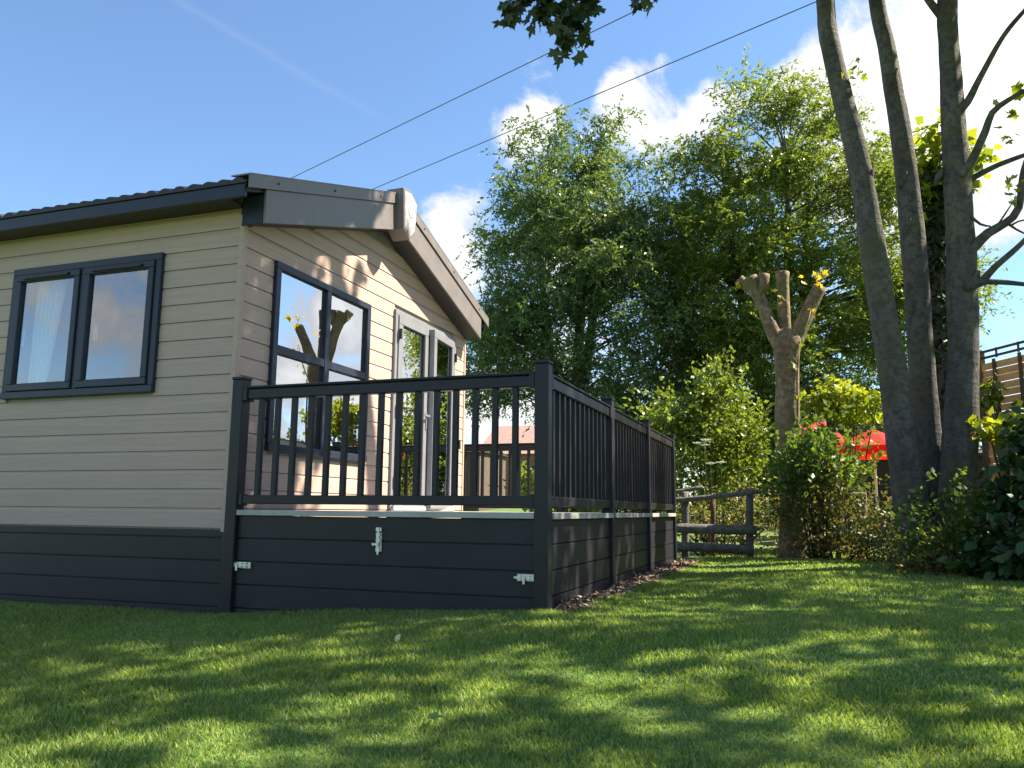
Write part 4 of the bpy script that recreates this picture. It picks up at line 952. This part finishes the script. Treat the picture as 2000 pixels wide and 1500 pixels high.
sd_ = thing('garden_shed', (2.0, 19.0, .5), 'black timber shed behind the red parasol', 'shed')
part('wall', box(1.15, 3.4, 18.2, 20, .3, 1.95), 'shed', sd_); part('roof', MB().extr([(18.0, 1.92), (20.2, 2.15), (20.2, 2.22), (18.0, 1.99)], lambda p: (1.0, *p), lambda p: (3.55, *p)), 'shed', sd_)
for i in range(9): part('plank', box(1.16 + i * .25, 1.38 + i * .25, 18.17, 18.197, .3, 1.90), 'shed', sd_)

bh = thing('brick_house', (-12, 36, 1.0), 'distant red brick house with pink tiled roof seen through the railings', 'house')
def bx_(u0, u1, v0, v1, Y, depth): 
    p, q = P(u0, v1, Y), P(u1, v0, Y); return (p[0], q[0], Y, Y + depth, p[2], q[2])
w0, w1, _, _, zb, zt2 = bx_(936, 1010, 885, 985, 36, 5)
part('wall', box(w0, w1 + 2.0, 36, 41, .6, zt2), 'brick', bh)
rt = P(960, 828, 36)[2] + .15
part('roof', MB().extr([(35.7, zt2 - .05), (38.5, rt), (41.3, zt2 - .05)], lambda p: (w0 - .15, *p), lambda p: (w1 + 2.2, *p)), 'rooftile', bh)
q0, q1, _, _, qa, qb = bx_(951, 966, 893, 918, 35.93, .05); wn_ = part('window', box(q0, q1, 35.93, 35.995, qa, qb), 'white', bh); part('pane', box(q0 + .05, q1 - .05, 35.915, 35.928, qa + .05, qb - .05), 'glass', wn_)
h0, h1, _, _, ha, hb_ = bx_(880, 937, 882, 985, 30, 3)
hut = thing('timber_hut', (h0 + .6, 31, 1.0), 'dark brown timber hut left of the distant brick house', 'hut')
part('wall', box(h0 - 1.0, h1, 30, 33, .6, hb_), 'trellis', hut)
part('roof', MB().extr([(29.8, hb_ - .02), (31.5, hb_ + .25), (33.2, hb_ - .02)], lambda p: (h0 - 1.15, *p), lambda p: (h1 + .12, *p)), 'shed', hut)
for i in range(7): part('plank', box(h0 + .17 * i, h0 + .17 * i + .155, 29.97, 29.997, .7, hb_ - .05), 'trellis', hut)
gb = shrub('laurel_bush', 'bright laurel bush beyond the far deck railing', 'shrub', (-4.15, 13.4), blob(44, (-3.95, 13.4, 1.05), (.75, .5, .85), .2), (.2, .2, .2), 42, .13, .07, 'bush', .2, 7)
gb = shrub('hedge_bush', 'dark low bush behind the far railing and laurel', 'shrub', (-5.6, 17), blob(30, (-5.0, 17, .9), (.9, .6, .7), .3), (.25, .25, .25), 60, .12, .07, 'hedge', .2, 7)

# ------------------------------------------------------------------ overhead cables with their poles (outside the picture)
def rayp(u, v, t): return CAM + _n(RM @ _d(u, v)) * t
pole_a = rayp(565, 350, 60); 
for i, ((u0, v0), (u1, v1), lab) in enumerate((((565, 350), (1285, 0), 'thin overhead cable crossing the sky, upper of two'), ((715, 375), (1590, 5), 'thin overhead cable crossing the sky, lower of two'))):
    a_, b_ = rayp(u0, v0, 46), rayp(u1, v1, 25); d_ = b_ - a_
    pts = [a_ - d_ * .8, a_, (a_ + b_) / 2, b_, b_ + d_ * .7]
    o = part('overhead_cable', MB().tube(*catmull(pts, [.021, .021, .018, .015, .013], 2.0), 6), 'cable', None); tag(o, lab, 'cable', 'overhead cables')

# ------------------------------------------------------------------ small litter on the lawn
def on_lawn(u, v):
    r = RM @ _d(u, v); t = .7 / -r[2]
    for _ in range(8): p = CAM + r * t; t *= (CAM[2] - float(gz(p[0], p[1])) - .02) / (CAM[2] - p[2])
    return CAM + r * t
FL = lobed('fallen_leaf', 'hydr'); DL = ovate('dry_leaf', 'strawstalk', 1, .3)
p = on_lawn(838, 1412); o = put_leaf(FL, p + np.array([0, 0, .022]), (1, .2, .12), (.0, -.2, 1), .05, None, 'fallen_leaf'); tag(o, 'dark green fallen leaf lying on the lawn in the foreground', 'leaf')
p = on_lawn(772, 1258); o = put_leaf(DL, p + np.array([0, 0, .012]), (.3, .2, .6), (.3, -1, .3), .045, None, 'fallen_leaf'); tag(o, 'tiny pale dry leaf on the lawn before the deck', 'leaf')
